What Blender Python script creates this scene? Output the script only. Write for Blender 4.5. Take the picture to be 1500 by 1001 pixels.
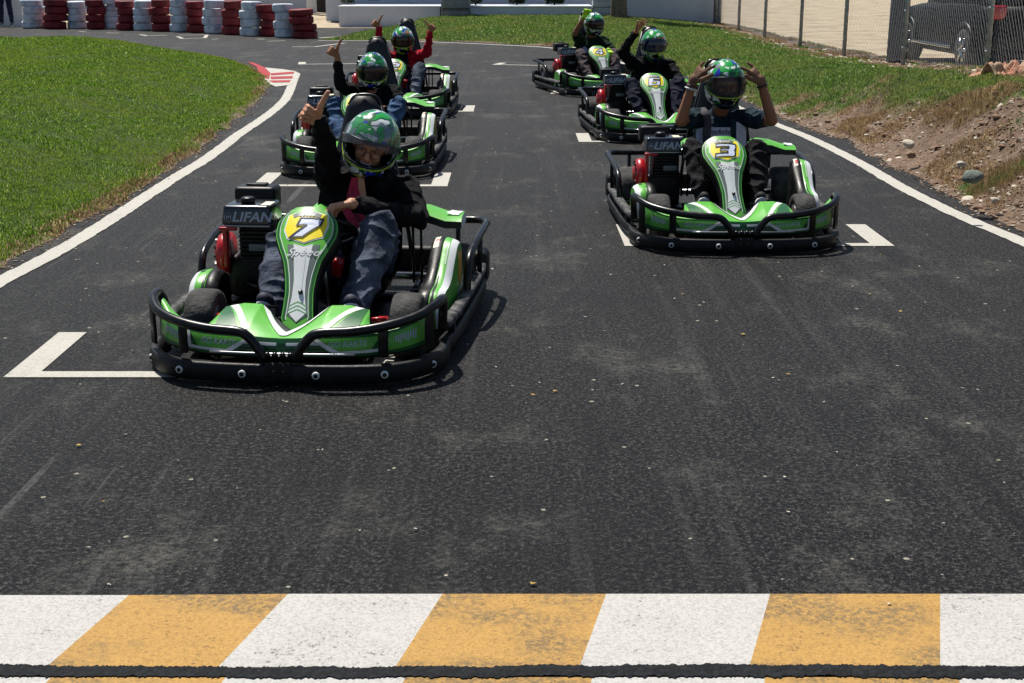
import bpy, bmesh, math, random
import numpy as np
from mathutils import Vector, Matrix, Euler, noise
from mathutils.geometry import tessellate_polygon
R = math.radians
random.seed(7); rng = np.random.default_rng(7)
for o in list(bpy.data.objects): bpy.data.objects.remove(o)
sc = bpy.context.scene
COL = sc.collection

# ------------------------------------------------------------------ camera, sky, sun, exposure
CAM_H = 1.65; PITCH = R(15.4); F = 2000.0; CX, CY = 750.0, 500.5
cam = bpy.data.cameras.new('camera'); camo = bpy.data.objects.new('camera', cam); COL.objects.link(camo)
camo.location = (0, 0, CAM_H); camo.rotation_euler = (R(90) - PITCH, 0, 0)
cam.sensor_width = 36; cam.lens = 48.0; cam.clip_start = 0.05; cam.clip_end = 600
sc.camera = camo
SUN_EL, SUN_AZ = R(63), R(-27)      # azimuth measured from +Y towards +X
sd = Vector((math.sin(SUN_AZ) * math.cos(SUN_EL), math.cos(SUN_AZ) * math.cos(SUN_EL), math.sin(SUN_EL)))
w = bpy.data.worlds.new('World'); sc.world = w; w.use_nodes = True
nt = w.node_tree; sky = nt.nodes.new('ShaderNodeTexSky'); sky.sky_type = 'NISHITA'; sky.sun_disc = False
sky.sun_elevation = SUN_EL; sky.sun_rotation = SUN_AZ
bg = nt.nodes['Background']; bg.inputs[1].default_value = 0.06
nt.links.new(sky.outputs[0], bg.inputs[0])
sl = bpy.data.lights.new('sun', 'SUN'); sl.energy = 5.0; sl.angle = R(0.5); sl.color = (1.0, 0.95, 0.87)
so = bpy.data.objects.new('sun', sl); COL.objects.link(so); so.rotation_euler = sd.to_track_quat('Z', 'Y').to_euler()
so.location = (0, 0, 30)
sc.view_settings.view_transform = 'Standard'; sc.view_settings.look = 'None'
sc.view_settings.exposure = 0.3; sc.view_settings.gamma = 1.0
sc.render.engine = 'CYCLES'

# ------------------------------------------------------------------ helpers
def G(px, py, z=0.0):
    """ground point seen at a pixel of the 1500x1001 photograph (used to survey the place)"""
    a = math.atan((py - CY) / F) + PITCH
    ry = math.cos(PITCH) - (py - CY) / F * math.sin(PITCH)
    rz = -math.sin(PITCH) - (py - CY) / F * math.cos(PITCH)
    k = (z - CAM_H) / rz
    return Vector(((px - CX) / F * k, ry * k, z))
def lin(c):
    def f(u):
        u /= 255.0
        return u / 12.92 if u <= 0.04045 else ((u + 0.055) / 1.055) ** 2.4
    return (f(c[0]), f(c[1]), f(c[2]), 1)
def tag(o, label=None, cat=None, group=None, kind=None):
    if label: o['label'] = label
    if cat: o['category'] = cat
    if group: o['group'] = group
    if kind: o['kind'] = kind
    return o
def empty(name, loc=(0, 0, 0), rz=0.0):
    o = bpy.data.objects.new(name, None); COL.objects.link(o); o.location = loc; o.rotation_euler = (0, 0, rz)
    o.empty_display_size = .1
    return o
def link_mesh(name, me, parent=None):
    o = bpy.data.objects.new(name, me); COL.objects.link(o)
    if parent is not None: o.parent = parent
    return o
def copy_tree(o, parent=None, skip=()):
    c = o.copy(); COL.objects.link(c)
    if parent is not None: c.parent = parent
    for ch in list(o.children):
        if ch.name.split('.')[0] in skip: continue
        copy_tree(ch, c, skip)
    return c

class MB:
    def __init__(s): s.v = []; s.f = []; s.m = []; s.sm = []; s.mats = []
    def mi(s, mat):
        if mat not in s.mats: s.mats.append(mat)
        return s.mats.index(mat)
    def add(s, vs, fs, mat, smooth=True):
        b = len(s.v); s.v += [tuple(p) for p in vs]; k = s.mi(mat)
        for f in fs: s.f.append(tuple(b + i for i in f)); s.m.append(k); s.sm.append(smooth)
    def box(s, c, d, mat, bev=0.0, rot=None):
        x, y, z = d[0] / 2, d[1] / 2, d[2] / 2
        if bev <= 0:
            vs = [Vector((a * x, b * y, e * z)) for a in (-1, 1) for b in (-1, 1) for e in (-1, 1)]
            fs = [(0, 1, 3, 2), (4, 6, 7, 5), (0, 4, 5, 1), (2, 3, 7, 6), (0, 2, 6, 4), (1, 5, 7, 3)]
            sm = False
        else:
            bm = bmesh.new(); bmesh.ops.create_cube(bm, size=1)
            for v in bm.verts: v.co = Vector((v.co.x * 2 * x, v.co.y * 2 * y, v.co.z * 2 * z))
            bmesh.ops.bevel(bm, geom=bm.edges[:], offset=min(bev, x * .9, y * .9, z * .9), segments=3, profile=.5, affect='EDGES')
            vs = [v.co.copy() for v in bm.verts]; bm.verts.index_update()
            fs = [tuple(v.index for v in f.verts) for f in bm.faces]; bm.free(); sm = True
        if rot is not None:
            mt = Euler(rot).to_matrix(); vs = [mt @ v for v in vs]
        c = Vector(c); s.add([v + c for v in vs], fs, mat, sm)
    def tube(s, pts, r, mat, n=8, closed=False, flat=None, rs=None):
        pts = [Vector(p) for p in pts]; N = len(pts)
        up = Vector((0, 0, 1)); rings = []
        prev = None
        for i, p in enumerate(pts):
            if closed: t = pts[(i + 1) % N] - pts[i - 1]
            else: t = pts[min(i + 1, N - 1)] - pts[max(i - 1, 0)]
            t.normalize()
            if prev is None:
                a = up if abs(t.z) < .9 else Vector((0, 1, 0))
                u = t.cross(a).normalized()
            else:
                u = (prev - t * prev.dot(t)).normalized()
            prev = u; w_ = u.cross(t).normalized()
            rr = rs[i] if rs else r
            fx = flat if flat else (1, 1)
            rings.append([p + u * (math.cos(2 * math.pi * k / n) * rr * fx[0]) + w_ * (math.sin(2 * math.pi * k / n) * rr * fx[1]) for k in range(n)])
        vs = [q for rg in rings for q in rg]; fs = []
        M = N if closed else N - 1
        for i in range(M):
            for k in range(n):
                a = i * n + k; b = i * n + (k + 1) % n; c = ((i + 1) % N) * n + (k + 1) % n; d = ((i + 1) % N) * n + k
                fs.append((a, b, c, d))
        if not closed:
            fs.append(tuple(range(n - 1, -1, -1))); fs.append(tuple((N - 1) * n + k for k in range(n)))
        s.add(vs, fs, mat)
    def lathe(s, prof, mat, axis='z', c=(0, 0, 0), n=24, closed=False, smooth=True):
        c = Vector(c); vs = []; fs = []
        for (r, h) in prof:
            for k in range(n):
                a = 2 * math.pi * k / n; x, y = r * math.cos(a), r * math.sin(a)
                q = {'z': (x, y, h), 'x': (h, x, y), 'y': (x, h, y)}[axis]
                vs.append(c + Vector(q))
        P = len(prof)
        for i in range(P if closed else P - 1):
            for k in range(n):
                fs.append((i * n + k, i * n + (k + 1) % n, ((i + 1) % P) * n + (k + 1) % n, ((i + 1) % P) * n + k))
        if not closed:
            fs.append(tuple(range(n - 1, -1, -1))); fs.append(tuple((P - 1) * n + k for k in range(n)))
        s.add(vs, fs, mat, smooth)
    def sweep(s, path, sec, mat, closed_sec=True):
        """path in the horizontal plane; sec = list of (out, z)"""
        path = [Vector(p) for p in path]; N = len(path); n = len(sec); vs = []; fs = []
        for i, p in enumerate(path):
            t = path[min(i + 1, N - 1)] - path[max(i - 1, 0)]; t.z = 0; t.normalize()
            o = Vector((t.y, -t.x, 0))
            for (a, z) in sec: vs.append(p + o * a + Vector((0, 0, z)))
        for i in range(N - 1):
            for k in range(n):
                fs.append((i * n + k, (i + 1) * n + k, (i + 1) * n + (k + 1) % n, i * n + (k + 1) % n))
        fs.append(tuple(range(n))); fs.append(tuple((N - 1) * n + k for k in range(n - 1, -1, -1)))
        s.add(vs, fs, mat)
    def ball(s, c, r, mat, n=12, m=8):
        rx, ry, rz = (r, r, r) if not hasattr(r, '__len__') else r
        vs = []; fs = []; c = Vector(c)
        for i in range(m + 1):
            t = math.pi * i / m
            for k in range(n):
                a = 2 * math.pi * k / n
                vs.append(c + Vector((rx * math.sin(t) * math.cos(a), ry * math.sin(t) * math.sin(a), rz * math.cos(t))))
        for i in range(m):
            for k in range(n): fs.append((i * n + k, i * n + (k + 1) % n, (i + 1) * n + (k + 1) % n, (i + 1) * n + k))
        s.add(vs, fs, mat)
    def poly(s, pts2, fn, mat, maxlen=0.03, smooth=True, off=0.0):
        """flat polygon in 2D, cut fine and laid on a surface by fn(u, v)"""
        bm = bmesh.new(); vs = [bm.verts.new((p[0], p[1], 0)) for p in pts2]
        tr = tessellate_polygon([[Vector((p[0], p[1], 0)) for p in pts2]])
        for t in tr:
            try: bm.faces.new([vs[i] for i in t])
            except ValueError: pass
        for _ in range(5):
            le = [e for e in bm.edges if e.calc_length() > maxlen]
            if not le: break
            bmesh.ops.subdivide_edges(bm, edges=le, cuts=1)
            bmesh.ops.triangulate(bm, faces=bm.faces[:])
        bm.verts.index_update()
        s.add([fn(v.co.x, v.co.y) for v in bm.verts], [tuple(v.index for v in f.verts) for f in bm.faces], mat, smooth)
        bm.free()
    def stroke(s, pts2, wd, fn, mat, closed=False, maxlen=.03):
        n = len(pts2)
        for i in range(n if closed else n - 1):
            a = Vector(pts2[i]); b = Vector(pts2[(i + 1) % n]); d = (b - a)
            if d.length < 1e-6: continue
            d.normalize(); o = Vector((-d.y, d.x)) * wd / 2; e = d * wd * .5 * (1 if closed else 0.2)
            s.poly([a + o - e, a - o - e, b - o + e, b + o + e], fn, mat, maxlen)
    def text(s, body, fn, size, mat, shear=0.0, cx=0.0, cy=0.0, sx=1.0, bold=0.0):
        cu = bpy.data.curves.new('t', 'FONT'); cu.body = body; cu.size = size; cu.shear = shear; cu.resolution_u = 3
        cu.align_x = 'CENTER'; cu.align_y = 'CENTER'; cu.offset = bold
        ob = bpy.data.objects.new('t', cu); COL.objects.link(ob)
        bpy.context.view_layer.update()
        me = bpy.data.meshes.new_from_object(ob.evaluated_get(bpy.context.evaluated_depsgraph_get()))
        s.add([fn(v.co.x * sx + cx, v.co.y + cy) for v in me.vertices], [tuple(p.vertices) for p in me.polygons], mat, False)
        bpy.data.objects.remove(ob); bpy.data.meshes.remove(me)
    def build(s, name, parent=None, bevel=None):
        me = bpy.data.meshes.new(name); me.from_pydata(s.v, [], s.f)
        for m in s.mats: me.materials.append(m)
        me.polygons.foreach_set('material_index', s.m); me.polygons.foreach_set('use_smooth', s.sm)
        me.update()
        o = link_mesh(name, me, parent)
        return o
def spl(pts, n=6):
    """Catmull-Rom through points"""
    P = [Vector(p) for p in pts]; P = [P[0] * 2 - P[1]] + P + [P[-1] * 2 - P[-2]]; out = []
    for i in range(1, len(P) - 2):
        for k in range(n):
            t = k / n; a, b, c, d = P[i - 1], P[i], P[i + 1], P[i + 2]
            out.append(0.5 * ((2 * b) + (c - a) * t + (2 * a - 5 * b + 4 * c - d) * t * t + (3 * b - a - 3 * c + d) * t ** 3))
    out.append(P[-2]); return out
def interp(x, xs, ys): return float(np.interp(x, xs, ys))

# ------------------------------------------------------------------ materials
def mat(name, col, rough=0.6, metal=0.0, noise_amt=0.0, nscale=20.0, bump=0.0, bscale=80.0, coat=0.0, alpha=None, trans=0.0, spec=0.5, dirt_or_highlight=None):
    m = bpy.data.materials.new(name); m.use_nodes = True; t = m.node_tree; b = t.nodes['Principled BSDF']
    c = col if len(col) == 4 else lin(col)
    b.inputs['Base Color'].default_value = c; b.inputs['Roughness'].default_value = rough
    b.inputs['Metallic'].default_value = metal; b.inputs['Specular IOR Level'].default_value = spec
    if coat: b.inputs['Coat Weight'].default_value = coat; b.inputs['Coat Roughness'].default_value = .08
    if trans: b.inputs['Transmission Weight'].default_value = trans
    if alpha is not None: b.inputs['Alpha'].default_value = alpha
    tc = t.nodes.new('ShaderNodeTexCoord')
    if noise_amt:
        n = t.nodes.new('ShaderNodeTexNoise'); n.inputs['Scale'].default_value = nscale; n.inputs['Detail'].default_value = 5
        t.links.new(tc.outputs['Object'], n.inputs['Vector'])
        mx = t.nodes.new('ShaderNodeMix'); mx.data_type = 'RGBA'
        d = dirt_or_highlight if dirt_or_highlight else tuple(v * (1 - noise_amt) for v in c[:3]) + (1,)
        if len(d) == 3: d = lin(d)
        mx.inputs[6].default_value = c; mx.inputs[7].default_value = d
        rp = t.nodes.new('ShaderNodeMapRange'); rp.inputs[1].default_value = .42; rp.inputs[2].default_value = .68
        if dirt_or_highlight: rp.inputs[4].default_value = noise_amt
        t.links.new(n.outputs[0], rp.inputs[0]); t.links.new(rp.outputs[0], mx.inputs[0]); t.links.new(mx.outputs[2], b.inputs['Base Color'])
        rr = t.nodes.new('ShaderNodeMapRange'); rr.inputs[3].default_value = max(.05, rough - .1); rr.inputs[4].default_value = min(1, rough + .2)
        t.links.new(n.outputs[0], rr.inputs[0]); t.links.new(rr.outputs[0], b.inputs['Roughness'])
    if bump:
        n2 = t.nodes.new('ShaderNodeTexNoise'); n2.inputs['Scale'].default_value = bscale; n2.inputs['Detail'].default_value = 6
        t.links.new(tc.outputs['Object'], n2.inputs['Vector'])
        bp = t.nodes.new('ShaderNodeBump'); bp.inputs['Strength'].default_value = bump; bp.inputs['Distance'].default_value = .02
        t.links.new(n2.outputs[0], bp.inputs['Height']); t.links.new(bp.outputs[0], b.inputs['Normal'])
    return m
M = {}
M['green'] = mat('green_plastic', (92, 178, 62), .32, noise_amt=.12, nscale=9, dirt_or_highlight=(112, 138, 84), coat=.15, bump=.03, bscale=40)
M['dgreen'] = mat('dark_green_plastic', (22, 92, 44), .35, noise_amt=.2, nscale=18)
M['black'] = mat('black_plastic', (11, 12, 14), .36, noise_amt=.3, nscale=25, dirt_or_highlight=(32, 32, 33), bump=.08, bscale=160, spec=.32)
M['bumper'] = mat('bumper_rubber', (14, 15, 17), .45, noise_amt=.4, nscale=30, dirt_or_highlight=(44, 44, 45), bump=.12, bscale=120, spec=.3)
M['worn'] = mat('worn_bumper_rubber', (30, 31, 33), .7, noise_amt=.8, nscale=22, dirt_or_highlight=(112, 112, 112), bump=.2, bscale=90)
M['tubeb'] = mat('black_steel_tube', (8, 9, 11), .26, noise_amt=.3, nscale=22, dirt_or_highlight=(34, 34, 36), spec=.4)
M['white'] = mat('white_decal', (222, 226, 226), .35, noise_amt=.12, nscale=20)
M['silver'] = mat('silver_decal', (226, 230, 230), .35, metal=0, noise_amt=.12, nscale=9)
M['greyd'] = mat('grey_decal', (104, 114, 112), .35)
M['yellow'] = mat('yellow_decal', (250, 228, 20), .35, noise_amt=.1, nscale=20)
M['inkb'] = mat('black_ink', (14, 16, 20), .4)
M['bluew'] = mat('pale_blue_white_decal', (212, 220, 240), .35)
M['tyre'] = mat('tyre_rubber', (50, 50, 50), .9, noise_amt=.6, nscale=14, dirt_or_highlight=(104, 102, 98), bump=.35, bscale=70)
M['rim'] = mat('aluminium_rim', (120, 122, 124), .35, metal=.8)
M['steel'] = mat('bare_steel', (170, 172, 176), .3, metal=.9)
M['red'] = mat('red_painted_metal', (186, 22, 34), .32, noise_amt=.3, nscale=30, coat=.3)
M['tank'] = mat('dark_blue_black_tank', (14, 22, 36), .22, noise_amt=.2, nscale=20, coat=.5)
M['engine'] = mat('dark_engine_casting', (22, 22, 24), .5, metal=.3, bump=.3, bscale=60)
M['letter'] = mat('silver_lettering', (170, 180, 196), .35)
M['seat'] = mat('black_seat_shell', (13, 14, 16), .33, noise_amt=.2, nscale=12)
M['sticker'] = mat('cream_sticker', (226, 222, 196), .5)
M['amber'] = mat('orange_decal', (222, 160, 40), .4)

# ------------------------------------------------------------------ terrain (island on the left, lawn and bank on the right)
def smooth(a, b, x):
    t = np.clip((x - a) / (b - a), 0, 1); return t * t * (3 - 2 * t)
def in_poly(px, py, poly):
    inside = np.zeros(px.shape, bool); n = len(poly)
    for i in range(n):
        x1, y1 = poly[i]; x2, y2 = poly[(i + 1) % n]
        c = ((y1 > py) != (y2 > py)) & (px < (x2 - x1) * (py - y1) / ((y2 - y1) if y2 != y1 else 1e-9) + x1)
        inside ^= c
    return inside
def dist_line(px, py, line):
    d = np.full(px.shape, 1e9)
    for (x1, y1), (x2, y2) in zip(line[:-1], line[1:]):
        dx, dy = x2 - x1, y2 - y1; L = dx * dx + dy * dy
        t = np.clip(((px - x1) * dx + (py - y1) * dy) / L, 0, 1)
        d = np.minimum(d, np.hypot(px - x1 - t * dx, py - y1 - t * dy))
    return d
def vnoise(x, y, s, seed=0):
    """cheap smooth value noise, vectorised"""
    x = x * s + seed * 17.3; y = y * s + seed * 5.1
    xi = np.floor(x); yi = np.floor(y); fx = x - xi; fy = y - yi
    fx = fx * fx * (3 - 2 * fx); fy = fy * fy * (3 - 2 * fy)
    def h(a, b): 
        q = np.sin(a * 127.1 + b * 311.7 + seed * 74.7) * 43758.5453; return q - np.floor(q)
    return (h(xi, yi) * (1 - fx) + h(xi + 1, yi) * fx) * (1 - fy) + (h(xi, yi + 1) * (1 - fx) + h(xi + 1, yi + 1) * fx) * fy
def fbm(x, y, s, seed=0): return (vnoise(x, y, s, seed) + .5 * vnoise(x, y, s * 2.1, seed + 1) + .25 * vnoise(x, y, s * 4.3, seed + 2)) / 1.75
def px2(pts): return [tuple(G(a, b)[:2]) for a, b in pts]

ISL_EDGE = [(-2.9, -8.9)]
isl_px = [(0, 392), (60, 361), (125, 322), (180, 293), (230, 262), (285, 224), (320, 196), (352, 170), (380, 145), (393, 126), (388, 112), (372, 100), (340, 89), (300, 81), (250, 75), (190, 71), (130, 69), (70, 71), (42, 72)]
ISL = [(-6.5, 6.2), (-4.3, 6.9)] + px2(isl_px) + [(-13.5, 24.5), (-17, 22.5), (-17, 8)]
def rough_line(P, amp, step=.2):
    out = []
    for (x1, y1), (x2, y2) in zip(P[:-1], P[1:]):
        L = math.hypot(x2 - x1, y2 - y1); n = max(1, int(L / step))
        for k in range(n):
            t = k / n; x, y = x1 + (x2 - x1) * t, y1 + (y2 - y1) * t; j = amp * (noise.noise(Vector((x * 2.2, y * 2.2, 0))) + .6 * noise.noise(Vector((x * 7, y * 7, 3)))); k_ = math.sin(math.pi * 0)
            out.append((x + (y2 - y1) / L * j, y - (x2 - x1) / L * j))
    out.append(P[-1]); return out
ISLL = ISL[1:-2]; ISLR = rough_line(ISL[:-2], .075); ISL = ISLR + ISL[-2:]
def h_isl(x, y):
    d = dist_line(x, y, ISLL)
    return .004 + .025 * smooth(0, .15, d) + .30 * smooth(0, 2.4, d) + (.11 * (fbm(x, y, .8, 3) - .3) + .03 * (fbm(x, y, 4, 13) - .4)) * smooth(0, .8, d)
edge_px = [(1640, 405), (1500, 341), (1455, 319), (1411, 298), (1360, 269), (1316, 247), (1277, 228), (1246, 208), (1180, 187), (1130, 165), (1080, 140), (1023, 120), (975, 101), (925, 88), (870, 77), (812, 68.5), (740, 64.5), (680, 61.5), (610, 60), (540, 59.5), (468, 59)]
BEDGE = [(2.9, 4.4)] + px2(edge_px)
back_px = [(520, 54), (575, 48.5), (612, 44)]
BEDGR = rough_line(BEDGE[:10], .07) + rough_line(BEDGE[9:], .07, .5)[1:]
LAWN = BEDGR + px2(back_px) + [(-2.6, 38.6), (-1.0, 40.6), (6.0, 40.6), (6.3, 38.5), (6.35, 30), (6.75, 20), (6.9, 10), (6.2, 4.4)]
def h_lawn(x, y):
    d = dist_line(x, y, BEDGE)
    A = np.interp(y, [0, 12, 17, 21, 25, 28, 31, 35, 39], [.62, .58, .33, .16, .10, .06, .06, .04, .02])
    A = A + .27 * np.exp(-((x - .6) / 4.2) ** 4) * smooth(24, 38, y)
    h = .004 + A * smooth(0, np.interp(y, [12, 20], [1.0, 1.6]), d) * np.where(y > 24, smooth(0, 5, d) * .5 + .5, 1)
    rough = np.interp(y, [0, 15, 20, 26], [1, 1, .5, .25])
    h = h + rough * smooth(0, .5, d) * (.20 * (fbm(x, y, 1.5, 5) - .5) + .15 * (fbm(x, y, 4.2, 8) - .5) + .035 * (vnoise(x, y, 13, 28) - .5))
    return np.maximum(h, .003)
def green_mask(x, y):
    d = dist_line(x, y, BEDGE); n = fbm(x, y, 1.1, 11) - .5
    lim = np.interp(y, [0, 9, 12, 14, 16, 18, 22], [1.9, 1.5, .95, .65, .5, .2, .05])
    g = smooth(lim - .35, lim + .35, d + n * 2.0)
    near_f = smooth(.9, .3, np.abs(x - np.interp(y, [18, 39.4], [6.1, 5.8])) + (fbm(x, y, 2, 4) - .5) * .8)
    g = g * (1 - near_f)
    tuft = smooth(.68, .76, fbm(x, y, 1.5, 21)) * (d > .1)
    return np.maximum(g, tuft)

def sheet(name, poly, hf, step, mats, attr=None, skirt=.06):
    xs = [p[0] for p in poly]; ys = [p[1] for p in poly]
    X = np.arange(min(xs) - step, max(xs) + step, step); Y = np.arange(min(ys) - step, max(ys) + step, step)
    gx, gy = np.meshgrid(X, Y); fx, fy = gx.ravel(), gy.ravel()
    ins = in_poly(fx, fy, poly); closed = list(poly) + [poly[0]]
    d = dist_line(fx, fy, closed); sd_ = np.where(ins, d, -d)
    keep = sd_ > -step * 1.1
    # snap outside vertices onto the outline by moving along the gradient
    eps = .01
    def sdist(a, b):
        i = in_poly(a, b, poly); q = dist_line(a, b, closed); return np.where(i, q, -q)
    ox = fx.copy(); oy = fy.copy(); near = keep & (sd_ < step * .5)
    for _ in range(2):
        s0 = sdist(ox[near], oy[near])
        gxn = (sdist(ox[near] + eps, oy[near]) - s0) / eps; gyn = (sdist(ox[near], oy[near] + eps) - s0) / eps
        L = np.maximum(np.hypot(gxn, gyn), .3)
        ox[near] -= gxn / L * s0; oy[near] -= gyn / L * s0
    z = hf(ox, oy); z[near & (ox < 99)] = np.minimum(z[near], .003)
    idx = -np.ones(fx.shape, int); idx[keep] = np.arange(keep.sum()); nx = len(X); ny = len(Y)
    I = idx.reshape(ny, nx); a = I[:-1, :-1]; b = I[:-1, 1:]; c = I[1:, 1:]; e = I[1:, :-1]
    ok = (a >= 0) & (b >= 0) & (c >= 0) & (e >= 0)
    cx = (gx[:-1, :-1] + step / 2)[ok]; cy = (gy[:-1, :-1] + step / 2)[ok]
    F4 = np.stack([a[ok], b[ok], c[ok], e[ok]], 1)
    F4 = F4[in_poly(cx, cy, poly)]
    me = bpy.data.meshes.new(name); V = np.stack([ox[keep], oy[keep], z[keep]], 1)
    me.from_pydata(V.tolist(), [], F4.tolist())
    me.polygons.foreach_set('use_smooth', [True] * len(me.polygons))
    for m in mats: me.materials.append(m)
    if attr:
        for k, fn in attr.items():
            at = me.attributes.new(k, 'FLOAT', 'POINT'); at.data.foreach_set('value', fn(V[:, 0], V[:, 1]).astype(np.float32))
    me.update(); return link_mesh(name, me)

def ramp(t, fac, stops, interp_='LINEAR'):
    r = t.nodes.new('ShaderNodeValToRGB'); cr = r.color_ramp; cr.interpolation = interp_
    while len(cr.elements) < len(stops): cr.elements.new(.5)
    for e, (p, c) in zip(cr.elements, stops): e.position = p; e.color = c if len(c) == 4 else lin(c)
    t.links.new(fac, r.inputs[0]); return r.outputs[0]
def node(t, kind, **kw):
    n = t.nodes.new(kind)
    for k, v in kw.items():
        if k.startswith('i_'): n.inputs[int(k[2:]) if k[2:].isdigit() else k[2:].replace('_', ' ')].default_value = v
        else: setattr(n, k, v)
    return n
def mixc(t, f, a, b, mode='MIX'):
    m = t.nodes.new('ShaderNodeMix'); m.data_type = 'RGBA'; m.blend_type = mode
    for s, v in ((0, f), (6, a), (7, b)):
        if isinstance(v, (int, float)): m.inputs[s].default_value = v
        elif isinstance(v, tuple): m.inputs[s].default_value = v if len(v) == 4 else lin(v)
        else: t.links.new(v, m.inputs[s])
    return m.outputs[2]
def mth(t, op, a, b=0.0, c=0.0):
    m = t.nodes.new('ShaderNodeMath'); m.operation = op
    for i, v in enumerate((a, b, c)):
        if isinstance(v, (int, float)): m.inputs[i].default_value = v
        else: t.links.new(v, m.inputs[i])
    return m.outputs[0]
def mapv(t, vec, scale=(1, 1, 1), rot=(0, 0, 0)):
    m = t.nodes.new('ShaderNodeMapping'); m.inputs['Scale'].default_value = scale; m.inputs['Rotation'].default_value = rot
    t.links.new(vec, m.inputs[0]); return m.outputs[0]
def noise_n(t, vec, scale, detail=5, rough=.5):
    n = node(t, 'ShaderNodeTexNoise'); n.inputs['Scale'].default_value = scale; n.inputs['Detail'].default_value = detail; n.inputs['Roughness'].default_value = rough
    t.links.new(vec, n.inputs['Vector']); return n.outputs[0]
def mr(t, v, a, b, c=0.0, d=1.0):
    m = t.nodes.new('ShaderNodeMapRange'); t.links.new(v, m.inputs[0])
    for i, q in enumerate((a, b, c, d)): m.inputs[i + 1].default_value = q
    return m.outputs[0]
def newm(name):
    m = bpy.data.materials.new(name); m.use_nodes = True; t = m.node_tree; return m, t, t.nodes['Principled BSDF'], t.nodes.new('ShaderNodeTexCoord').outputs['Object']

def asphalt():
    m, t, b, oc = newm('asphalt')
    v2 = node(t, 'ShaderNodeTexVoronoi'); v2.inputs['Scale'].default_value = 38; t.links.new(oc, v2.inputs['Vector'])
    sep2 = node(t, 'ShaderNodeSeparateColor'); t.links.new(v2.outputs['Color'], sep2.inputs[0])
    v = node(t, 'ShaderNodeTexVoronoi'); v.inputs['Scale'].default_value = 105; t.links.new(oc, v.inputs['Vector'])
    sep = node(t, 'ShaderNodeSeparateColor'); t.links.new(v.outputs['Color'], sep.inputs[0])
    gr = noise_n(t, oc, 56, 4, .95)
    c = ramp(t, gr, [(.40, (.0008, .0008, .001, 1)), (.47, (.004, .004, .005, 1)), (.52, (.013, .013, .0145, 1)), (.565, (.044, .043, .042, 1)), (.63, (.15, .148, .138, 1))])
    c = mixc(t, mth(t, 'MULTIPLY', mth(t, 'GREATER_THAN', sep.outputs[0], .90), .55), c, (.075, .073, .07, 1))
    c = mixc(t, mth(t, 'MULTIPLY', mth(t, 'LESS_THAN', sep.outputs[1], .18), .6), c, (.004, .004, .005, 1))
    fine = noise_n(t, oc, 30, 6, .8)
    big = noise_n(t, oc, .5, 7, .65)
    c = mixc(t, mr(t, big, .42, .72, .0, .30), c, (.034, .033, .031, 1))
    c = mixc(t, mr(t, noise_n(t, mapv(t, oc, (1, 1, 1), (0, 0, 1)), .8, 5, .6), .5, .7, .0, .45), c, (.010, .010, .011, 1))
    # broad polished streaks along the track, broken up by the grain
    st = noise_n(t, mapv(t, oc, (7, .22, 1), (0, 0, R(8))), 1.6, 5, .65)
    c = mixc(t, mth(t, 'MULTIPLY', mr(t, st, .54, .74, 0, .8), mr(t, fine, .40, .62)), c, (.085, .084, .08, 1))
    # thin scratches and tyre lines, mostly on the left half of the track
    sx = node(t, 'ShaderNodeSeparateXYZ'); t.links.new(oc, sx.inputs[0]); left = mr(t, sx.outputs[0], -.6, -1.8, .12, 1)
    for an, sc_, th in ((14, 17, .665), (22, 13, .68), (5, 15, .69)):
        ln = noise_n(t, mapv(t, oc, (1, .018, 1), (0, 0, R(an))), sc_, 2, .5); brk = noise_n(t, mapv(t, oc, (1, 1, 1), (0, 0, an)), 1.1, 4, .6)
        f = mth(t, 'MULTIPLY', mth(t, 'MULTIPLY', mr(t, ln, th, th + .03, 0, .55), mr(t, brk, .42, .58)), mth(t, 'MULTIPLY', left, mr(t, fine, .35, .55)))
        c = mixc(t, f, c, (.17, .168, .16, 1))
    # dark rubber laid down in long soft curves
    for an, off in ((4, 2.0), (-7, 5.0)):
        rb = noise_n(t, mapv(t, oc, (1, .05, 1), (0, 0, R(an))), 2.6 + off * .2, 3, .55)
        c = mixc(t, mth(t, 'MULTIPLY', mr(t, rb, .57, .64, 0, .6), mr(t, noise_n(t, mapv(t, oc, (1, 1, 1), (0, 0, off)), .7, 3, .6), .45, .6)), c, (.004, .004, .0045, 1))
    # pale dusty scuffs
    sc_ = noise_n(t, mapv(t, oc, (1.2, .8, 1)), 1.25, 10, .72)
    c = mixc(t, mth(t, 'MULTIPLY', mr(t, sc_, .53, .68, 0, .85), mr(t, fine, .42, .60)), c, (.16, .155, .13, 1))
    # stray light chips of many sizes
    ch = mth(t, 'GREATER_THAN', sep2.outputs[1], .985); ds = mth(t, 'LESS_THAN', v2.outputs['Distance'], mth(t, 'MULTIPLY', sep2.outputs[2], .34))
    c = mixc(t, mth(t, 'MULTIPLY', ch, ds), c, (.36, .34, .27, 1))
    t.links.new(c, b.inputs['Base Color'])
    b.inputs['Roughness'].default_value = .55; b.inputs['Specular IOR Level'].default_value = .17
    bp = node(t, 'ShaderNodeBump'); bp.inputs['Strength'].default_value = 1.0; bp.inputs['Distance'].default_value = .012
    t.links.new(mth(t, 'ADD', gr, mth(t, 'MULTIPLY', v.outputs['Distance'], .5)), bp.inputs['Height']); t.links.new(bp.outputs[0], b.inputs['Normal'])
    return m
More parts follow.
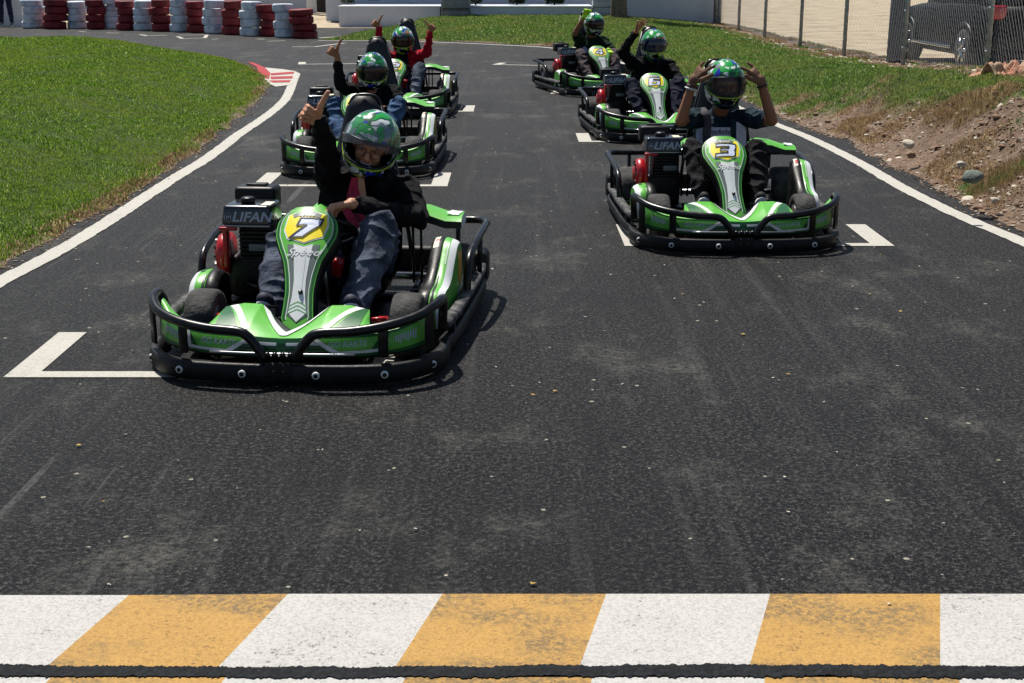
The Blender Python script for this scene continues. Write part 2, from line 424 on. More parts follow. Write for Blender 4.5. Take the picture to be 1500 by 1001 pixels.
def paint(name, col, wear=.55, under=(.03, .03, .033, 1), big_wear=0.0):
    m, t, b, oc = newm(name); L_ = lin(col)[:3]
    v = node(t, 'ShaderNodeTexVoronoi'); v.inputs['Scale'].default_value = 150; t.links.new(oc, v.inputs['Vector'])
    n = noise_n(t, oc, 70, 6, .8); n2 = noise_n(t, oc, 3.2, 6, .65); n3 = noise_n(t, oc, 130, 4, .8)
    s = mth(t, 'ADD', mth(t, 'MULTIPLY', n, .9), mth(t, 'MULTIPLY', n2, .35))
    base = mixc(t, mr(t, n2, .35, .7, 0, .28), tuple(L_) + (1,), tuple(x * .74 for x in L_) + (1,))
    base = mixc(t, mr(t, n3, .46, .62, 0, .7), base, tuple(x * .52 for x in L_) + (1,))
    f = mr(t, s, .845 - .22 * wear, .885 - .22 * wear, 0, .8)
    c = mixc(t, f, base, under)
    if big_wear:
        bw = noise_n(t, mapv(t, oc, (1, 1.6, 1), (0, 0, .4)), 1.7, 4, .6); fi = noise_n(t, oc, 55, 6, .85)
        g = mth(t, 'MULTIPLY', mr(t, bw, .47, .56, 0, 1), mr(t, fi, .44, .56, 0, big_wear))
        c = mixc(t, g, c, (.13, .10, .06, 1))
    t.links.new(c, b.inputs['Base Color']); b.inputs['Roughness'].default_value = .8; b.inputs['Specular IOR Level'].default_value = .3
    bp = node(t, 'ShaderNodeBump'); bp.inputs['Strength'].default_value = .5; bp.inputs['Distance'].default_value = .006
    t.links.new(n, bp.inputs['Height']); t.links.new(bp.outputs[0], b.inputs['Normal'])
    return m
def earth(name, greenish):
    m, t, b, oc = newm(name)
    at = node(t, 'ShaderNodeAttribute', attribute_name='green')
    n = noise_n(t, oc, 9, 8, .7); n2 = noise_n(t, oc, 45, 5, .7)
    soil = ramp(t, n, [(.25, (74, 54, 42)), (.42, (128, 104, 84)), (.58, (160, 136, 114)), (.75, (196, 178, 156))])
    soil = mixc(t, mr(t, n2, .38, .66, 0, .75), soil, (84, 64, 50))
    gr = ramp(t, n, [(.3, (44, 62, 16)), (.7, (82, 104, 34))])
    c = mixc(t, at.outputs['Fac'], soil, gr); t.links.new(c, b.inputs['Base Color']); b.inputs['Roughness'].default_value = .95
    bp = node(t, 'ShaderNodeBump'); bp.inputs['Strength'].default_value = 1; bp.inputs['Distance'].default_value = .04
    t.links.new(n2, bp.inputs['Height']); t.links.new(bp.outputs[0], b.inputs['Normal']); return m
def gravel():
    m, t, b, oc = newm('pale_gravel')
    n = noise_n(t, oc, 1.2, 8, .6); n2 = noise_n(t, oc, 26, 5, .7)
    c = ramp(t, n, [(.3, (150, 134, 112)), (.5, (196, 180, 152)), (.72, (214, 200, 176))])
    c = mixc(t, mr(t, n2, .35, .7, 0, .5), c, (120, 104, 84)); t.links.new(c, b.inputs['Base Color']); b.inputs['Roughness'].default_value = .95
    bp = node(t, 'ShaderNodeBump'); bp.inputs['Strength'].default_value = .9; bp.inputs['Distance'].default_value = .04
    t.links.new(n2, bp.inputs['Height']); t.links.new(bp.outputs[0], b.inputs['Normal']); return m
M['asphalt'] = asphalt(); M['pwhite'] = paint('road_paint_white', (188, 185, 176), .48); M['pstrip'] = paint('start_line_white', (190, 188, 184), .57)
M['pyel'] = paint('start_line_yellow', (184, 144, 80), .65, under=(.12, .08, .035, 1), big_wear=.8)
M['pred'] = paint('kerb_red', (168, 52, 58), .5); M['tar'] = mat('tar_joint', (13, 15, 18), .75, noise_amt=.6, nscale=70, dirt_or_highlight=(46, 48, 52), bump=.6, spec=.2)
M['earth'] = earth('bank_earth', 0); M['gravel'] = gravel()

# ------------------------------------------------------------------ ground
def flat(name, pts, z, m, kind='structure', sub=0):
    mb = MB(); mb.poly([tuple(p[:2]) for p in pts], lambda u, v: (u, v, z), m, maxlen=1e9, smooth=False)
    return tag(mb.build(name), kind=kind)
flat('ground', [(-160, -20), (160, -20), (160, 300), (-160, 300)], -.03, M['gravel'])
flat('road', [(-30, -4), (5.2, -4), (5.2, 30), (4.5, 36), (2.0, 38.3), (-30, 38.6)], 0, M['asphalt'])
island = sheet('island', ISL, h_isl, .16, [M['earth']], {'green': lambda x, y: smooth(.05, .28, dist_line(x, y, ISLL) + .25 * (fbm(x, y, 2.5, 2) - .5))})
tag(island, kind='structure')
bank = sheet('bank', LAWN, h_lawn, .07, [M['earth']], {'green': green_mask}); tag(bank, kind='structure')

def strip(mb, pts, wd, m, z=.004, taper=None):
    P0 = [Vector((p[0], p[1])) for p in pts]; P = []; L = []; Rr = []
    for a_, b_ in zip(P0[:-1], P0[1:]):
        n_ = max(1, min(30, int((b_ - a_).length / .05)))
        P += [a_.lerp(b_, k_ / n_) for k_ in range(n_)]
    P.append(P0[-1])
    for i, p in enumerate(P):
        d = (P[min(i + 1, len(P) - 1)] - P[max(i - 1, 0)]).normalized(); o = Vector((-d.y, d.x)) * wd / 2
        j = 1 + .14 * (random.random() - .5) + .12 * noise.noise(Vector((p.x * 6, p.y * 6, 0))); j2 = 1 + .14 * (random.random() - .5) + .12 * noise.noise(Vector((p.x * 6, p.y * 6, 9)))
        L.append(p + o * j); Rr.append(p - o * j2)
    vs = [(a.x, a.y, z) for a in L] + [(a.x, a.y, z) for a in Rr]; n = len(P)
    mb.add(vs, [(i, i + 1, n + i + 1, n + i) for i in range(n - 1)], m, False)
def pxl(pts): return [G(a, b) for a, b in pts]
mb = MB()
lw = [(-420, 660), (-200, 526), (-60, 449), (0, 413), (72, 376), (144, 334), (216, 287), (266, 255), (298, 236), (326, 216), (353, 195), (388, 172), (417, 147), (427.6, 125), (434, 108)]
strip(mb, spl(pxl(lw), 5), .125, M['pwhite']); tag(mb.build('left_edge_line'), kind='structure')
mb = MB()
rw = [(2250, 720), (1950, 568), (1700, 448), (1600, 402), (1500, 356), (1444, 333), (1400, 314), (1356, 293), (1312, 270), (1268, 244), (1224, 221), (1180, 200), (1120, 176), (1070, 153), (1023, 130), (993, 115), (950, 103), (907, 91.5), (843, 77), (806, 70.5), (740, 66.5), (635, 62), (566, 60.3), (466, 60)]
strip(mb, spl(pxl(rw), 5), .12, M['pwhite']); tag(mb.build('right_edge_line'), kind='structure')
mb = MB(); strip(mb, spl(pxl([(450, 57), (470, 56), (540, 51), (612, 44.5)]), 4), .14, M['pwhite'], z=.005)
strip(mb, spl(pxl([(-30, 56), (0, 58.5), (28, 60), (36, 61.5), (33, 64)]), 4), .2, M['pwhite'], z=.005)
for a, b in (((115, 46.5), (126, 47)), ((155, 48.5), (175, 49)), ((205, 51), (216, 53)), ((216, 53), (245, 52)), ((260, 54), (268, 57)), ((268, 57), (300, 56)), ((300, 56), (303, 51.5)), ((303, 51.5), (262, 52)), ((310, 58), (320, 57.5)), ((376, 57.5), (388, 58)), ((392, 61), (418, 60)), ((428, 69), (460, 69)), ((460, 69), (505, 63.5)), ((700, 47), (712, 47))):
    strip(mb, pxl([a, b]), .09, M['pwhite'], z=.004)
tag(mb.build('faded_track_marks'), kind='structure')
# starting grid boxes: open box painted ahead of each kart
def gridbox(x0, x1, y0, arm=.72, wd=.085, rot=0.0, aw=.13):
    mb = MB(); c = Vector(((x0 + x1) / 2, y0)); h = (x1 - x0) / 2
    def T(u, v):
        q = Matrix.Rotation(rot, 2) @ Vector((u, v)); return (c.x + q.x, c.y + q.y, .004)
    mb.poly([(-h, 0), (h, 0), (h, arm), (h - aw, arm), (h - aw, wd), (-h + aw, wd), (-h + aw, arm), (-h, arm)], T, M['pwhite'], maxlen=9, smooth=False)
    return tag(mb.build('grid_box'), kind='structure')
gridbox(-2.11, -.47, 5.42); gridbox(-2.02, -.50, 10.5); gridbox(.686, 2.33, 8.17); gridbox(.647, 2.27, 13.25)
gridbox(.50, 2.1, 18.3, rot=R(-8)); gridbox(-2.02, -.45, 16.1); gridbox(-.38, 1.3, 23.7, rot=R(-16), arm=.5); gridbox(-3.7, -2.1, 24.1, rot=R(8), arm=.6)
# kerb patch
mb = MB()
kz = lambda u, v: tuple(G(u, v, .006))
kz2 = lambda u, v: tuple(G(u, v, .010))
mb.poly([(388, 99), (414, 101.5), (431, 104), (440, 108), (438, 114), (428, 124), (404, 127), (390, 121), (382, 110)], kz, M['pwhite'], maxlen=6)
for q in ([(396, 107.5), (431, 105), (430, 108), (397, 110.5)], [(396, 112.5), (429, 111.5), (428, 115), (397, 116)], [(394, 118), (426, 117.5), (424, 120.5), (400, 121)]): mb.poly(q, kz2, M['pred'], maxlen=6)
mb.poly([(362, 91), (372, 92), (388, 99), (396, 107), (394, 116), (386, 114), (378, 106), (376, 98)], kz2, M['pred'], maxlen=6)
tag(mb.build('painted_kerb'), kind='structure')
# start line: yellow and white blocks, a tar joint, a second row
bt = [(-190, -330), (-40, -180), (190, 66), (422, 318), (648, 578), (888, 848), (1128, 1097), (1377, 1377), (1625, 1655)]
cols = ['pyel', 'pstrip', 'pyel', 'pstrip', 'pyel', 'pstrip', 'pyel', 'pstrip']
cols = ['pyel', 'pstrip', 'pyel', 'pstrip', 'pyel', 'pstrip', 'pyel', 'pstrip']
mb = MB(); y0, y1 = G(0, 872).y, G(0, 981).y
def topx(px): p = G(px, 872); return (p.x, y0 + (.008 if px < 300 else 0) * -1)
for i in range(8):
    a, b = topx(bt[i][0]), topx(bt[i + 1][0]); c = G(bt[i + 1][1], 981); d = G(bt[i][1], 981)
    mb.poly([a, b, (c.x, y1), (d.x, y1)], lambda u, v: (u, v, .004), M[cols[i]], maxlen=9, smooth=False)
y2, y3 = y1 - .044, y1 - .45
for i in range(8):
    sh = .03; c = G(bt[i + 1][1], 981); d = G(bt[i][1], 981)
    mb.poly([(d.x + sh, y2), (c.x + sh, y2), (c.x + sh * 2 - .1, y3), (d.x + sh * 2 - .1, y3)], lambda u, v: (u, v, .004), M[cols[i]], maxlen=9, smooth=False)
tag(mb.build('start_line'), kind='structure')
mb = MB(); xs = np.linspace(-3, 3, 1300)
up = [(x, y1 + .006 * math.sin(x * 3) + .007 * random.random() ** 2 + .010 * noise.noise(Vector((x * 7, 0, 0))) + .006 * noise.noise(Vector((x * 45, 2, 0)))) for x in xs]
dn = [(x, y2 + .003 * math.sin(x * 4) - .008 * random.random() ** 2 + .012 * noise.noise(Vector((x * 6, 5, 0))) + .008 * noise.noise(Vector((x * 40, 7, 0)))) for x in xs]
mb.add([(a, b + .004, .0075) for a, b in up] + [(a, b, .0075) for a, b in dn], [(i, i + 1, 1301 + i, 1300 + i) for i in range(1299)], M['tar'], False)
tag(mb.build('tar_joint'), kind='structure')
#__VEG__
# ------------------------------------------------------------------ grass, rubble, stones
def blades_mesh(name, x, y, z, length, width, lean, mat_, kind='stuff'):
    n = len(x); a = rng.uniform(0, 2 * np.pi, n); la = rng.uniform(0, 2 * np.pi, n); ln = lean * rng.uniform(.35, .99, n) * length
    wx, wy = np.cos(a) * width / 2, np.sin(a) * width / 2; lx, ly = np.cos(la) * ln, np.sin(la) * ln
    hz = np.sqrt(np.maximum(length ** 2 - ln ** 2, .0001))
    V = np.zeros((n, 5, 3))
    V[:, 0] = np.stack([x - wx, y - wy, z - .01], 1); V[:, 1] = np.stack([x + wx, y + wy, z - .01], 1)
    V[:, 2] = np.stack([x + wx * .8 + lx * .35, y + wy * .8 + ly * .35, z + hz * .6], 1); V[:, 3] = np.stack([x - wx * .8 + lx * .35, y - wy * .8 + ly * .35, z + hz * .6], 1)
    V[:, 4] = np.stack([x + lx, y + ly, z + hz], 1)
    me = bpy.data.meshes.new(name); b = np.arange(n) * 5
    loops = np.stack([b, b + 1, b + 2, b + 3, b + 3, b + 2, b + 4], 1).ravel()
    me.vertices.add(n * 5); me.vertices.foreach_set('co', V.ravel().astype(np.float32))
    me.loops.add(n * 7); me.loops.foreach_set('vertex_index', loops.astype(np.int32))
    me.polygons.add(n * 2); st = np.stack([np.arange(n) * 7, np.arange(n) * 7 + 4], 1).ravel(); me.polygons.foreach_set('loop_start', st.astype(np.int32))
    me.materials.append(mat_); me.update(calc_edges=True); me.validate()
    return tag(link_mesh(name, me), kind=kind)
def grassmat(name, stops, patch):
    m, t, b, oc = newm(name)
    g = node(t, 'ShaderNodeNewGeometry'); c = ramp(t, g.outputs['Random Per Island'], stops)
    n = noise_n(t, oc, 1.1, 5, .6); c = mixc(t, mr(t, n, .42, .64, 0, .8), c, patch); d_ = noise_n(t, mapv(t, oc, (1, 1, 1), (0, 0, 2)), 3.5, 4, .6); c = mixc(t, mr(t, d_, .55, .7, 0, .35), c, (48, 68, 18))
    t.links.new(c, b.inputs['Base Color']); b.inputs['Roughness'].default_value = .5
    b.inputs['Specular IOR Level'].default_value = .3
    tr = node(t, 'ShaderNodeBsdfTranslucent'); t.links.new(c, tr.inputs[0]); ms = node(t, 'ShaderNodeMixShader'); ms.inputs[0].default_value = .5
    t.links.new(b.outputs[0], ms.inputs[1]); t.links.new(tr.outputs[0], ms.inputs[2]); t.links.new(ms.outputs[0], t.nodes['Material Output'].inputs[0])
    return m
M['grass'] = grassmat('lawn_grass', [(0, (54, 88, 14)), (.4, (88, 128, 26)), (.78, (124, 160, 46)), (.93, (162, 188, 80)), (1, (226, 230, 160))], (132, 148, 56))
M['grass2'] = grassmat('bank_grass', [(0, (48, 84, 24)), (.5, (84, 126, 44)), (.85, (126, 160, 74)), (1, (216, 216, 150))], (138, 144, 76))
M['dry'] = grassmat('dry_grass', [(0, (110, 86, 58)), (.5, (160, 134, 96)), (1, (206, 184, 142))], (130, 108, 78))
def scatter(poly, n, weight):
    xs = [p[0] for p in poly]; ys = [p[1] for p in poly]; X = []; Y = []; got = 0
    while got < n:
        k = 400000; x = rng.uniform(min(xs), max(xs), k); y = rng.uniform(max(min(ys), 4), max(ys), k)
        ok = in_poly(x, y, poly) & (np.abs(x) < .43 * y + 1.2); x, y = x[ok], y[ok]
        wv = weight(x, y); ok = rng.random(len(x)) < wv; X.append(x[ok]); Y.append(y[ok]); got += ok.sum()
        if ok.sum() < 10: break
    return np.concatenate(X)[:n], np.concatenate(Y)[:n]
x, y = scatter(ISL, 300000, lambda x, y: np.clip((10 / y) ** 1.3, 0, 1) * smooth(-.06, .10, dist_line(x, y, ISLL) + .22 * (fbm(x, y, 2.5, 2) - .5)))
L = rng.uniform(.014, .030, len(x)) * (.35 + 1.2 * fbm(x, y, 4, 7)) * np.where(rng.random(len(x)) < .006, 2.4, 1)
tag(blades_mesh('grass', x, y, h_isl(x, y), L, .0065 * np.maximum(1, y / 12), .95, M['grass']))
x, y = scatter(LAWN, 300000, lambda x, y: np.clip((13 / y) ** 1.1, 0, 1) * green_mask(x, y))
L = rng.uniform(.018, .045, len(x)) * (.3 + 1.4 * fbm(x, y, 3, 9)) * np.where(rng.random(len(x)) < .008, 2.2, 1)
tag(blades_mesh('grass', x, y, h_lawn(x, y), L, .007 * np.maximum(1, y / 13), .95, M['grass2']))
x, y = scatter(LAWN, 55000, lambda x, y: np.clip((10 / y) ** 1.5, 0, 1) * (1 - green_mask(x, y)) * smooth(.48, .62, fbm(x, y, 1.9, 31)) * (dist_line(x, y, BEDGE) > .08))
tag(blades_mesh('dry_grass', x, y, h_lawn(x, y), rng.uniform(.02, .055, len(x)), .004 * np.maximum(1, y / 9), 1.0, M['dry']))
for (px, py, rr, nn) in ((1222, 178, .28, 3200), (1262, 172, .2, 1300), (1395, 205, .25, 1100), (1470, 262, .24, 1400), (1440, 215, .22, 1800)):
    g = G(px, py, .15); a = rng.uniform(0, 6.283, nn); q = rr * np.sqrt(rng.random(nn)); x = g.x + q * np.cos(a) * 1.2; y = g.y + q * np.sin(a); k_ = in_poly(x, y, LAWN) & (dist_line(x, y, BEDGE) > .1); x, y, q = x[k_], y[k_], q[k_]; nn = len(x)
    tag(blades_mesh('dry_grass_clump', x, y, h_lawn(x, y) + .05 * (1 - (q / rr) ** 2), rng.uniform(.03, .065, nn), np.full(nn, .004), .97, M['dry']))
x, y = scatter(ISL, 2600, lambda x, y: (dist_line(x, y, ISLL) < .13) * np.clip((10 / y) ** 1.3, 0, 1) * smooth(.4, .6, fbm(x, y, 1.5, 77)))
tag(blades_mesh('leaf_litter', x, y, h_isl(x, y) + .008, rng.uniform(.015, .035, len(x)), .010, 1.0, M['dry']))

def stone_template(k, seed, sub=1):
    bm = bmesh.new(); bmesh.ops.create_icosphere(bm, subdivisions=sub, radius=1)
    for v in bm.verts:
        q = noise.noise(v.co * 1.3 + Vector((seed * 7.1, k, 0))); q2 = noise.noise(v.co * 3 + Vector((seed, 4, k)))
        v.co *= 1 + .38 * q + .22 * q2
    for _k in range(3):
        nrm = Vector((math.sin(seed * 2.1 + _k * 2), math.cos(seed * 1.3 + _k * 2.4), math.sin(k + _k))).normalized()
        for v in bm.verts:
            d_ = v.co.dot(nrm) - .62
            if d_ > 0: v.co -= nrm * d_ * .9
    vs = np.array([v.co[:] for v in bm.verts]); bm.verts.index_update(); fs = np.array([[v.index for v in f.verts] for f in bm.faces]); bm.free()
    return vs, fs
def rubble(name, x, y, z, r, mats):
    T = [stone_template(i, i + 3) for i in range(8)]; VS = []; FS = []; MI = []; b = 0
    for i in range(len(x)):
        vs, fs = T[i % 8]; s = r[i] * np.array([1, random.uniform(.6, 1), random.uniform(.35, .7)]); a = random.uniform(0, 6.28)
        q = vs * s; ca, sa = math.cos(a), math.sin(a)
        q = np.stack([q[:, 0] * ca - q[:, 1] * sa + x[i], q[:, 0] * sa + q[:, 1] * ca + y[i], q[:, 2] + z[i] + r[i] * .12], 1)
        VS.append(q); FS.append(fs + b); MI += [random.choices(range(len(mats)), [5, 2, 2, 1][:len(mats)])[0]] * len(fs); b += len(q)
    me = bpy.data.meshes.new(name); me.from_pydata(np.concatenate(VS).tolist(), [], np.concatenate(FS).tolist())
    for m in mats: me.materials.append(m)
    me.polygons.foreach_set('material_index', MI); me.update(); return tag(link_mesh(name, me), kind='stuff')
M['clod'] = mat('soil_clod', (146, 118, 96), .95, noise_amt=.5, nscale=12, bump=.5); M['st1'] = mat('grey_stone', (170, 158, 142), .9, noise_amt=.4, nscale=14, bump=.4)
M['st2'] = mat('pale_stone', (206, 196, 178), .9, noise_amt=.35, nscale=14, bump=.4); M['st3'] = mat('green_grey_stone', (112, 122, 112), .9, noise_amt=.4, nscale=9, bump=.4)
x, y = scatter(LAWN, 12000, lambda x, y: np.clip((11 / y) ** 1.6, 0, 1) * (1 - green_mask(x, y)) ** 2 * (.35 + .65 * smooth(.4, .6, fbm(x, y, 1.3, 41))))
rubble('rubble', x, y, h_lawn(x, y), rng.uniform(.006, .020, len(x)) * np.where(rng.random(len(x)) < .07, 2.2, 1) * rng.uniform(.6, 1.4, len(x)), [M['clod'], M['clod'], M['st1'], M['st2']])
x, y = scatter(LAWN, 500, lambda x, y: ((y > 15) & (np.abs(x - np.interp(y, [18, 39.4], [6.1, 5.8])) < .9)) * .5 + ((np.abs(y - 17) < 2.5) & (x > 2.0) & (x < 3.2)) * .25)
rubble('rubble', x, y, h_lawn(x, y), rng.uniform(.015, .055, len(x)), [M['st2'], M['st1'], M['clod']])
P_ = rough_line(BEDGE, .09, .02); k_ = [P_[i] for i in range(0, len(P_), 1) if P_[i][1] < 19]; k_ = np.array(k_); k_ = k_[rng.integers(0, len(k_), 1500)]
rubble('crumbled_edge_soil', k_[:, 0] - np.abs(rng.normal(0, .05, 1500)) + .03, k_[:, 1] - np.abs(rng.normal(0, .06, 1500)), np.zeros(1500) + .002, rng.uniform(.004, .014, 1500), [M['clod'], M['st1'], M['clod'], M['st2']])
P_ = rough_line(ISLL, .09, .02); k_ = np.array([p for p in P_ if p[1] < 19]); k_ = k_[rng.integers(0, len(k_), 1300)]
rubble('crumbled_edge_soil', k_[:, 0] + np.abs(rng.normal(0, .05, 1300)) - .03, k_[:, 1] - np.abs(rng.normal(0, .05, 1300)), np.zeros(1300) + .002, rng.uniform(.004, .013, 1300), [M['clod'], M['st1'], M['clod'], M['st2']])
# leaves and chips lying on the track
def flecks(name, n, m, r, wf, z=.006):
    mb = MB()
    for i in range(n):
        d = random.uniform(3.3, 14); xx = random.uniform(-.38, .38) * d
        if wf and random.random() < .4: d, xx = 6.9 + random.gauss(0, .8), 2.6 + random.gauss(0, .5)
        a = random.uniform(0, 6.28); k = random.randint(4, 6); s = r * random.uniform(.5, 1.4); e = random.uniform(.35, 1)
        vs = [(xx + math.cos(a + 6.28 * j / k) * s, d + math.sin(a + 6.28 * j / k) * s * e, z + random.uniform(0, .006)) for j in range(k)]
        mb.add(vs, [tuple(range(k))], m, False)
    return tag(mb.build(name), kind='stuff')
flecks('stone_chips', 170, M['st2'], .0055, False); flecks('fallen_leaves', 45, mat('dry_leaf', (168, 138, 60), .8), .009, False)

def rock(px, py, r, m, label, z0=None, sq=.62):
    p = G(px, py, .15)
    for _ in range(4):
        zz = float(h_lawn(np.array([p.x]), np.array([p.y]))[0]); p = G(px, py, zz)
    vs, fs = stone_template(int(px) % 9, int(px) % 13, 2); mb = MB()
    mb.add([(v[0] * r, v[1] * r * .75, v[2] * r * sq) for v in vs], [tuple(int(i) for i in f) for f in fs], m)
    o = mb.build('rock'); o.location = (p.x, p.y, p.z - r * .12); o.rotation_euler = (0, 0, px * .37); tag(o, label, 'rock', 'loose rocks on the bank')
rock(1424, 257, .08, M['st3'], 'green-grey rounded rock half way up the near bank, biggest there')
rock(1419, 292, .065, M['st2'], 'white angular rock at the foot of the bank below the green-grey rock')
rock(1438, 296, .045, M['st2'], 'small pale rock just right of the white angular rock at the bank foot')
rock(1331, 210, .06, M['st2'], 'smooth white rock in the middle of the stony patch')
rock(1349, 176, .05, M['st3'], 'blue-grey rock at the upper edge of the stony patch below the grass')
rock(1322, 235, .07, M['st2'], 'pale jagged rock at the edge of the asphalt below the stony patch')
rock(1303, 236, .05, M['st2'], 'flat pale rock at the asphalt edge, second from the jagged one')
rock(1290, 230, .05, M['st2'], 'flat whitish rock at the asphalt edge, leftmost of the three there')
rock(1458, 292, .04, M['st2'], 'small whitish rock at the bank foot, nearest the right picture edge')
rock(1409, 240, .035, M['st2'], 'small cream rock up slope to the left of the green-grey rock')
rock(1443, 148, .045, M['st2'], 'lone white rock lying in the upper bank grass')
rock(1334, 226, .045, M['clod'], 'brown earth lump just above the jagged pale rock')

# crumpled cardboard on the bank by the fence
def rag():
    mb = MB(); p = G(1475, 133, .2); mo = mat('orange_stained_sacking', (172, 148, 122), .9, noise_amt=.7, nscale=5, dirt_or_highlight=(166, 92, 70), bump=.4)
    nx, ny = 44, 30; vs = []
    for j in range(ny):
        for i in range(nx):
            u, v = i / (nx - 1) - .5, j / (ny - 1) - .5
            xx = p.x + u * .74 * (1 + .3 * math.sin(v * 7 + 1)) + .04 * math.sin(v * 9); yy = p.y + v * .62 + .05 * math.sin(u * 11)
            zz = float(h_lawn(np.array([xx]), np.array([yy]))[0]) + .03 + .20 * abs(noise.noise(Vector((u * 5, v * 5, 2)))) + .08 * abs(noise.noise(Vector((u * 13, v * 11, 7)))) - .10 * max(0, abs(u) - .35) - .03 * (abs(v) > .45)
            vs.append((xx, yy, zz))
    mb.add(vs, [(j * nx + i, j * nx + i + 1, (j + 1) * nx + i + 1, (j + 1) * nx + i) for j in range(ny - 1) for i in range(nx - 1)], mo)
    o = mb.build('crumpled_sack'); s = o.modifiers.new('s', 'SOLIDIFY'); s.thickness = .01
    tag(o, 'crumpled cream and orange sacking lying on the bank under the nearest fence post', 'sack')
rag()

# ------------------------------------------------------------------ chain-link fence
M['galv'] = mat('galvanised_steel', (158, 166, 172), .5, metal=.2, noise_amt=.35, nscale=12)
M['wire'] = mat('chain_link_wire', (176, 180, 184), .5, metal=.2)
PY = [11.5, 14.8, 18.1, 21.4, 24.7, 28.0, 31.3, 35.2, 39.3]
def fx(y, px):
    zc = y * math.cos(PITCH) + (CAM_H - .1) * math.sin(PITCH); return (px - CX) / F * zc
PX = [6.55, 6.35, fx(18.1, 1442), fx(21.4, 1322), fx(24.7, 1236), fx(28, 1172), fx(31.3, 1120), fx(35.2, 1082), fx(39.3, 1053)]
def hz(x, y): return float(h_lawn(np.array([x]), np.array([y]))[0])
fence = empty('chain_link_fence', (PX[2], PY[2], 0)); tag(fence, 'galvanised chain-link fence along the top of the bank in front of the gravel lot', 'fence')
Minv = Matrix.Translation((-PX[2], -PY[2], 0))
FH = 2.1
for i, (x_, y_) in enumerate(zip(PX, PY)):
    mb = MB(); z_ = hz(x_, y_); r = .036 if i < 8 else .06
    mb.lathe([(r, -.3), (r, FH), (r * .6, FH + .03), (.001, FH + .035)], M['galv'], c=(x_, y_, z_), n=12)
    for hh in (.25, .8, 1.35, 1.9): mb.lathe([(r + .004, hh), (r + .006, hh + .015), (r + .004, hh + .03)], M['galv'], c=(x_, y_, z_), n=12)
    o = mb.build('fence_post', fence); o.location = (-PX[2], -PY[2], 0)
mb = MB(); pts = [Vector((a, b, hz(a, b) + FH - .04)) for a, b in zip(PX, PY)]
for a, b in zip(pts[:-1], pts[1:]): mb.tube([a, b], .021, M['galv'], 8)
o = mb.build('top_rail', fence); o.location = (-PX[2], -PY[2], 0)
# the mesh: zigzag wires, each hooked to the next
V = []; Fc = []; b = 0; cw, chh, wr = .084, .074, .0021
for (x1, y1_), (x2, y2_) in zip(list(zip(PX, PY))[:-1], list(zip(PX, PY))[1:]):
    Ls = math.hypot(x2 - x1, y2_ - y1_); nw = int(Ls / (cw / 2)); tx, ty = (x2 - x1) / Ls, (y2_ - y1_) / Ls; ox, oy = -ty * .045, tx * .045
    if y1_ > 24: q = 1
    for k in range(nw):
        s0 = k * cw / 2; nseg = int((FH - .1) / (chh)) * 1
        js = np.arange(nseg + 1); ss = s0 + np.where((js + k) % 2 == 0, 0, cw / 2) ; side = np.where((js + k) % 2 == 0, .003, -.003)
        z0 = hz(x1 + tx * s0, y1_ + ty * s0) + .04; zz = z0 + js * chh
        X_ = x1 + tx * ss - ox - oy * 0 + side * 0; Y_ = y1_ + ty * ss + oy * -1
        for (dx, dz) in ((-wr, 0), (wr, 0), (0, wr * 1.2)):
            V.append(np.stack([X_ + tx * dx + (-ty) * (dz + side), Y_ + ty * dx + tx * (dz + side), zz], 1))
        n1 = nseg + 1
        for (u, v) in ((0, 1), (1, 2), (2, 0)):
            j = np.arange(nseg); Fc.append(np.stack([b + u * n1 + j, b + v * n1 + j, b + v * n1 + j + 1, b + u * n1 + j + 1], 1))
        b += 3 * n1
me = bpy.data.meshes.new('wire_mesh'); me.from_pydata(np.concatenate(V).tolist(), [], np.concatenate(Fc).tolist()); me.materials.append(M['wire']); me.update()
o = link_mesh('wire_mesh', me, fence); o.location = (-PX[2], -PY[2], 0)

# ------------------------------------------------------------------ buildings and walls at the back
M['render'] = mat('white_render', (206, 212, 222), .85, noise_amt=.35, nscale=1.6, dirt_or_highlight=(176, 184, 196), bump=.15, bscale=30)
M['trim'] = mat('dark_trim', (20, 24, 34), .5)
M['slab'] = mat('grey_stone_slab', (150, 152, 150), .85, noise_amt=.5, nscale=6, dirt_or_highlight=(104, 104, 100), bump=.35, bscale=18)
M['board'] = mat('white_weatherboard', (190, 194, 200), .6, noise_amt=.2, nscale=5)
M['darkwood'] = mat('dark_slatted_wood', (52, 46, 42), .7, noise_amt=.4, nscale=8)
def wx(px, y, z=0): 
    zc = y * math.cos(PITCH) + (CAM_H - z) * math.sin(PITCH); return (px - CX) / F * zc
def wall(name, x0, x1, y, t, z0, z1, m, label, cat, cap=None):
    e = empty(name, ((x0 + x1) / 2, y, 0)); tag(e, label, cat); mb = MB(); mb.box((0, t / 2, (z0 + z1) / 2), (x1 - x0, t, z1 - z0), m, .012); mb.build('wall_body', e)
    if cap:
        mb = MB(); mb.box((0, t / 2, z1 + cap / 2), (x1 - x0 + .06, t + .08, cap), m, .01); mb.build('coping', e)
    return e
